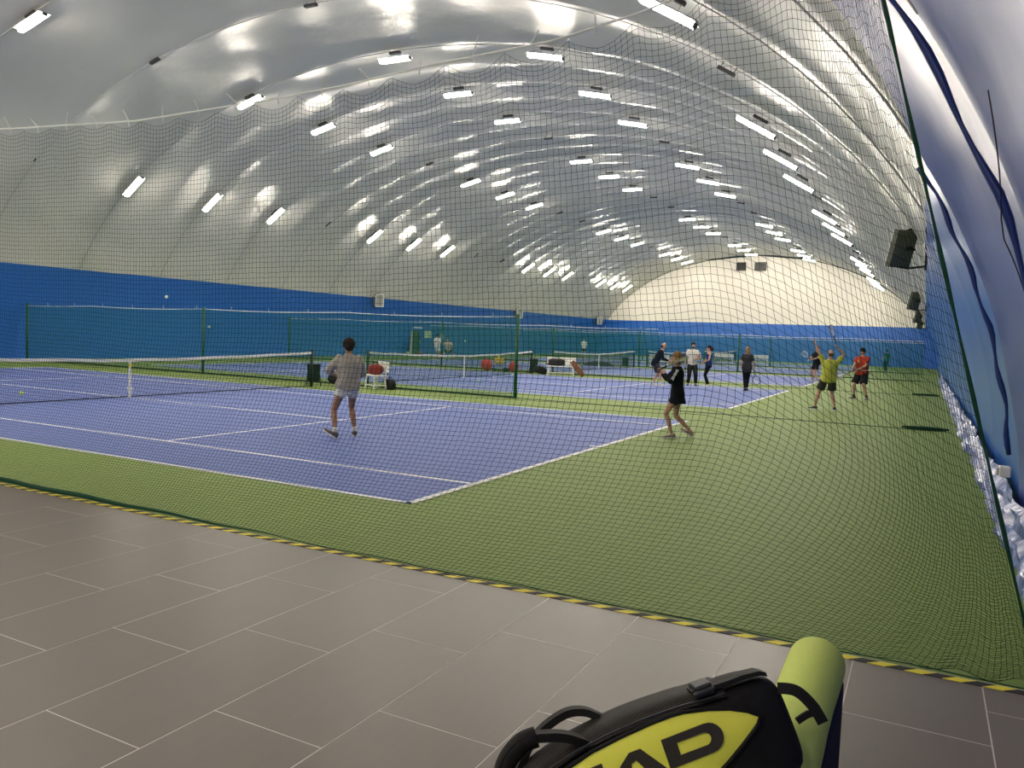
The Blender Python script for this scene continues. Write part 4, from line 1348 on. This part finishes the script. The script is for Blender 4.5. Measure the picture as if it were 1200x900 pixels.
for lz_, cells in ((0.45, [(-0.19, -0.08), (-0.04, -0.08), (0.11, -0.08), (-0.19, 0.08), (-0.04, 0.08), (0.11, 0.08), (0.22, 0.0)]), (0.57, [(-0.11, 0.0), (0.04, 0.0), (0.17, 0.02), (-0.20, 0.02)]), (0.68, [(-0.03, 0.0)])):
    for (bx, by) in cells:
        o = tag(link('foam_ball', yb_), {0.45: 'yellow foam ball in the bottom layer of the wire ball cart', 0.57: 'yellow foam ball in the upper layer of the ball cart heap', 0.68: 'yellow foam ball topmost on the ball cart heap'}[lz_], 'ball', 'yellow balls in the ball cart')
        o.location = Vector((27.5, 13.95, 0)) + Rz_ @ Vector((bx, by, lz_))
hl = MB().tube([(0, 0, 0.10), (0.30, 0, 0.10)], 0.10, 14).obj('ball_hopper', M['black'], None, True)
hl.location = (27.1, 13.4, 0)
tag(hl, 'small black round hopper between the two red balls', 'hopper')

# emergency exit in the left wall
dr = thing('door_1', None, None, (42.4, 29.16, 0), 0)
dr['kind'] = 'structure'
dr['label'] = 'dark green exit door in the blue left wall with a grey flap'
MB().box((0, 0.1, 1.02), (0.95, 0.12, 2.04)).obj('door_leaf', M['door_green'], dr)
MB().box((0, 0.02, 2.09), (1.15, 0.16, 0.08)).obj('lintel', M['rope'], dr)
MB().add([(-0.55, 0.0, 2.05), (-0.62, 0, 0.02), (-1.45, -0.55, 0.02), (-0.60, 0.12, 2.05), (-0.67, 0.12, 0.02), (-1.5, -0.43, 0.02)], [(0, 1, 2), (3, 5, 4), (0, 3, 4, 1), (1, 4, 5, 2), (2, 5, 3, 0)]).obj('flap', M['grey_flap'], dr)
MB().box((0.35, -0.02, 1.0), (0.05, 0.12, 0.2)).obj('handle', M['metal'], dr)
sg = MB().box((43.45, 28.85, 1.62), (0.62, 0.04, 0.58), Matrix.Rotation(-0.5, 3, 'Z')).obj('exit_sign', M['sign_green'])
tag(sg, 'pale green square sign beside the exit door in the left wall', 'sign')
bag('sports_bag', 'brown bag on the floor below the exit door flap', (42.0, 28.6, 0), 0.4, (0.6, 0.3, 0.35), BR)

# ------------------------------------------------------------------ sofa in the foreground
AY, AR_, AZ = -4.375, 0.105, 0.55
sf = thing('sofa', 'low sofa with a round lime green arm and navy side in the near corner', 'sofa', (-4.6, AY, 0))
def arm_ring(x, r, zc=AZ):
    return [(x, r * math.cos(a), zc + r * math.sin(a)) for a in np.linspace(0, 2 * PI, 28, endpoint=False)]
xe = 1.18
rings = [arm_ring(-1.25, AR_)] + [arm_ring(x, AR_ + 0.003 * math.sin(x * 7)) for x in np.linspace(-1.2, xe - 0.06, 14)]
for t in np.linspace(0.15, 1, 6):
    rings.append(arm_ring(xe - 0.06 + 0.06 * math.sin(t * PI / 2), AR_ * (0.35 + 0.65 * math.cos(t * PI / 2))))
am = MB().loft(rings).obj('arm_roll', M['lime'], sf, True)
am['label'] = 'lime green rolled arm'
bevel(MB().box((-0.05, -0.035, 0.27), (2.38, 0.14, 0.48)).obj('arm_side', M['navy'], sf), 0.02)
bevel(MB().box((-0.75, 0.68, 0.19), (0.95, 1.14, 0.26)).obj('seat', M['navy'], sf), 0.04)
for fx, fy in ((1.0, -0.04), (-1.1, -0.04), (-0.35, 1.15), (-1.15, 1.15)):
    MB().tube([(fx, fy, 0), (fx, fy, 0.09)], 0.025, 8).obj('foot', M['black'], sf)

# ------------------------------------------------------------------ racket bag
bgm = Matrix(((0.539, 0.023, -0.842, -4.741), (-0.770, 0.419, -0.482, -4.196), (0.342, 0.908, 0.243, 0.753), (0, 0, 0, 1)))
rb = thing('racket_bag', 'black and acid yellow racket bag lying against the lime sofa arm', 'bag')
rb.matrix_world = bgm
US = [-0.66, -0.60, -0.50, -0.40, -0.30, -0.20, -0.10, 0.0, 0.08, 0.15, 0.20, 0.25, 0.285, 0.300]
VT = [-0.09, -0.03, 0.030, 0.062, 0.084, 0.094, 0.098, 0.095, 0.088, 0.084, 0.084, 0.078, 0.052, 0.012]
VB = [-0.14, -0.17, -0.195, -0.21, -0.22, -0.22, -0.22, -0.22, -0.215, -0.21, -0.205, -0.20, -0.185, -0.15]
WT = [0.05, 0.13, 0.19, 0.22, 0.235, 0.24, 0.24, 0.24, 0.235, 0.23, 0.22, 0.20, 0.165, 0.10]
def sec(i_u, u=None):
    vt, vb, wt = VT[i_u], VB[i_u], WT[i_u]
    c, hh, hw = (vt + vb) / 2, (vt - vb) / 2, wt / 2
    out = []
    for a in np.linspace(0, 2 * PI, 30, endpoint=False):
        ca, sa = math.cos(a), math.sin(a)
        x = math.copysign(abs(ca) ** 0.42, ca)
        y = math.copysign(abs(sa) ** 0.55, sa)
        wob = 0.004 * mnoise.noise(Vector((US[i_u] * 9, x * 3, y * 3)))
        out.append((US[i_u], c + y * (hh + wob), -0.12 + x * (hw + wob)))
    return out
bb = MB().loft([sec(i) for i in range(len(US))]).obj('body', M['bag_black'], rb, True)
md = bb.modifiers.new('sub', 'SUBSURF')
md.levels = 1
md.render_levels = 1
# ripstop top gusset, over the back of the top edge
def itp(u, arr):
    return float(np.interp(u, US, arr))
gu = np.linspace(-0.56, 0.135, 36)
gw = np.linspace(-0.012, -0.20, 12)
vs, fs, uvs = [], [], []
for i, u in enumerate(gu):
    for j, w_ in enumerate(gw):
        t = (j / 11) * 2 - 1
        vs.append((u, itp(u, VT) + 0.012 - 0.030 * t ** 4 + 0.002 * mnoise.noise(Vector((u * 30, j * 0.5, 0))), w_))
        uvs.append((u, w_))
for i in range(len(gu) - 1):
    for j in range(11):
        a = i * 12 + j
        fs.append((a, a + 1, a + 13, a + 12))
gs = MB().add(vs, fs)
gme = gs.mesh('top_gusset', M['ripstop'], True)
uvl = gme.uv_layers.new(name='uv')
for lp in gme.loops:
    uvl.data[lp.index].uv = uvs[lp.vertex_index]
link('top_gusset', gme, rb)
# acid yellow side panel
PT = [(-0.60, -0.055), (-0.50, 0.005), (-0.40, 0.035), (-0.33, 0.050), (-0.259, 0.066), (-0.176, 0.074), (-0.093, 0.079), (-0.03, 0.079), (0.004, 0.076), (0.073, 0.060), (0.126, 0.042), (0.17, 0.020), (0.197, -0.002)]
PBt = [(0.185, -0.020), (0.16, -0.036), (0.121, -0.058), (0.072, -0.083), (0.0, -0.115), (-0.1, -0.145), (-0.2, -0.16), (-0.3, -0.165), (-0.4, -0.155), (-0.5, -0.125), (-0.57, -0.085)]
outl = PT + PBt
cu_, cv_ = -0.2, -0.04
vs, fs = [], []
nr = 6
for k_ in range(nr + 1):
    q = 1 - k_ / nr
    for (u, v) in outl:
        vs.append((cu_ + (u - cu_) * q, cv_ + (v - cv_) * q, 0.004 + 0.014 * (1 - q ** 4)))
no = len(outl)
for k_ in range(nr):
    for i in range(no):
        i2 = (i + 1) % no
        fs.append((k_ * no + i, k_ * no + i2, (k_ + 1) * no + i2, (k_ + 1) * no + i))
yp = MB().add(vs, fs).obj('side_panel', M['bag_yellow'], rb, True)
yp['label'] = 'acid yellow side panel'
MB().tube([(u, v, 0.006) for u, v in outl] + [(outl[0][0], outl[0][1], 0.006)], 0.0055, 6).obj('piping', M['bag_black'], rb, True)
# lettering
def letter(polys, name):
    lb = MB()
    for outer, inner in polys:
        bm = bmesh.new()
        def face_loop(pts):
            vv = [bm.verts.new((u, v, 0.0)) for u, v in pts]
            return [bm.edges.new((vv[i], vv[(i + 1) % len(vv)])) for i in range(len(vv))]
        ed = face_loop(outer)
        if inner:
            ed += face_loop(inner)
        bmesh.ops.triangle_fill(bm, use_beauty=True, edges=ed)
        bmesh.ops.subdivide_edges(bm, edges=bm.edges[:], cuts=2, use_grid_fill=False)
        bmesh.ops.triangulate(bm, faces=bm.faces[:])
        bm.verts.index_update()
        vs_ = []
        for v_ in bm.verts:
            u, v2 = v_.co.x, v_.co.y
            # follow the panel's dome
            q = 0.0
            for _k in range(24):
                qq = 1 - _k / 24
                pass
            vs_.append((u, v2, 0.0205))
        lb.add(vs_, [tuple(v_.index for v_ in f.verts) for f in bm.faces])
        bm.free()
    return lb
def arc(cx_, cy_, rx, ry, a0, a1, n=10):
    return [(cx_ + rx * math.cos(a0 + (a1 - a0) * i / n), cy_ + ry * math.sin(a0 + (a1 - a0) * i / n)) for i in range(n + 1)]
Dp = [(-0.079, 0.035)] + arc(0.043, -0.003, 0.041, 0.038, PI / 2, -PI / 2) + [(-0.080, -0.042)]
Di = [(-0.041, 0.014)] + arc(0.032, -0.002, 0.018, 0.016, PI / 2, -PI / 2) + [(-0.042, -0.017)]
Ap = [(-0.138, 0.034), (-0.170, 0.034), (-0.203, 0.010), (-0.222, -0.042), (-0.186, -0.042), (-0.172, 0.006), (-0.158, 0.010), (-0.128, -0.042), (-0.082, -0.042)]
Ab = [(-0.190, -0.018), (-0.190, -0.030), (-0.128, -0.030), (-0.136, -0.018)]
Ep = [(-0.246, 0.034), (-0.375, 0.034), (-0.378, -0.042), (-0.246, -0.042), (-0.246, -0.023), (-0.338, -0.023), (-0.338, -0.012), (-0.256, -0.012), (-0.256, 0.005), (-0.338, 0.005), (-0.338, 0.015), (-0.246, 0.015)]
Hp = [(-0.398, 0.034), (-0.438, 0.034), (-0.438, 0.005), (-0.490, 0.005), (-0.490, 0.02), (-0.530, 0.010), (-0.530, -0.042), (-0.490, -0.042), (-0.490, -0.013), (-0.438, -0.013), (-0.438, -0.042), (-0.398, -0.042)]
for nm, polys in (('letter', [(Hp, None)]), ('letter', [(Ep, None)]), ('letter', [(Ap, None), (Ab, None)]), ('letter', [(Dp, Di)])):
    letter(polys, nm).obj(nm, M['bag_letter'], yp)
# end pocket flap, buckle, straps, handles
bevel(MB().box((0.085, 0.105, -0.055), (0.050, 0.022, 0.075)).obj('buckle', M['black'], rb), 0.006)
bevel(MB().box((0.080, 0.098, -0.012), (0.060, 0.016, 0.022)).obj('buckle_clip', M['black'], rb), 0.005)
MB().loft([[(u, itp(u, VT) + 0.006, -0.02), (u, itp(u, VT) + 0.018, -0.02), (u, itp(u, VT) + 0.018, -0.075), (u, itp(u, VT) + 0.006, -0.075)] for u in np.linspace(0.05, 0.262, 14)]).obj('compression_strap', M['bag_black'], rb)
def ribbon(name, pts, width, th_, m, side=(0, 0, 1)):
    sd = Vector(side)
    rings = []
    for i, p in enumerate(pts):
        a, c = Vector(pts[max(0, i - 1)]), Vector(pts[min(len(pts) - 1, i + 1)])
        d = (c - a).normalized()
        s_ = (sd - d * sd.dot(d)).normalized()
        n_ = d.cross(s_).normalized()
        p = Vector(p)
        rings.append([p + s_ * width / 2 + n_ * th_ / 2, p - s_ * width / 2 + n_ * th_ / 2, p - s_ * width / 2 - n_ * th_ / 2, p + s_ * width / 2 - n_ * th_ / 2])
    return MB().loft(rings).obj(name, m, rb, False)
def smoothpath(P_, n=26):
    P_ = np.array(P_, float)
    t = np.linspace(0, len(P_) - 1, n)
    out = []
    for q in t:
        i = int(min(len(P_) - 2, math.floor(q)))
        f = q - i
        p0, p1, p2, p3 = P_[max(0, i - 1)], P_[i], P_[i + 1], P_[min(len(P_) - 1, i + 2)]
        out.append(tuple(0.5 * ((2 * p1) + (-p0 + p2) * f + (2 * p0 - 5 * p1 + 4 * p2 - p3) * f * f + (-p0 + 3 * p1 - 3 * p2 + p3) * f ** 3)))
    return out
ribbon('handle', smoothpath([(-0.27, 0.085, -0.03), (-0.31, 0.118, -0.015), (-0.36, 0.140, -0.005), (-0.42, 0.152, 0.0), (-0.48, 0.122, 0.0), (-0.525, 0.06, 0.0), (-0.53, 0.00, -0.02)]), 0.045, 0.022, M['bag_black'])
ribbon('handle', smoothpath([(-0.20, 0.100, -0.14), (-0.235, 0.128, -0.15), (-0.285, 0.140, -0.155), (-0.35, 0.128, -0.15), (-0.41, 0.100, -0.14), (-0.46, 0.05, -0.13)]), 0.045, 0.020, M['bag_black'])
MB().tube(smoothpath([(-0.385, 0.148, -0.002), (-0.43, 0.146, 0.0), (-0.48, 0.115, 0.0), (-0.515, 0.06, 0.0)], 14), 0.027, 9).obj('handle_grip', M['bag_black'], rb, True)
ribbon('end_strap', smoothpath([(0.285, 0.03, -0.05), (0.325, 0.012, -0.03), (0.350, -0.035, -0.02), (0.360, -0.085, -0.02)]), 0.030, 0.010, M['bag_black'], (1, 0.35, 0.3))
ribbon('end_strap', smoothpath([(0.30, -0.065, -0.04), (0.335, -0.055, -0.03), (0.36, -0.06, -0.02)]), 0.018, 0.008, M['bag_black'], (0, 1, 0.2))
MB().tube([(u, itp(u, VT) - 0.004, 0.002) for u in np.linspace(-0.56, 0.13, 30)], 0.0035, 5).obj('zip', M['black'], rb)
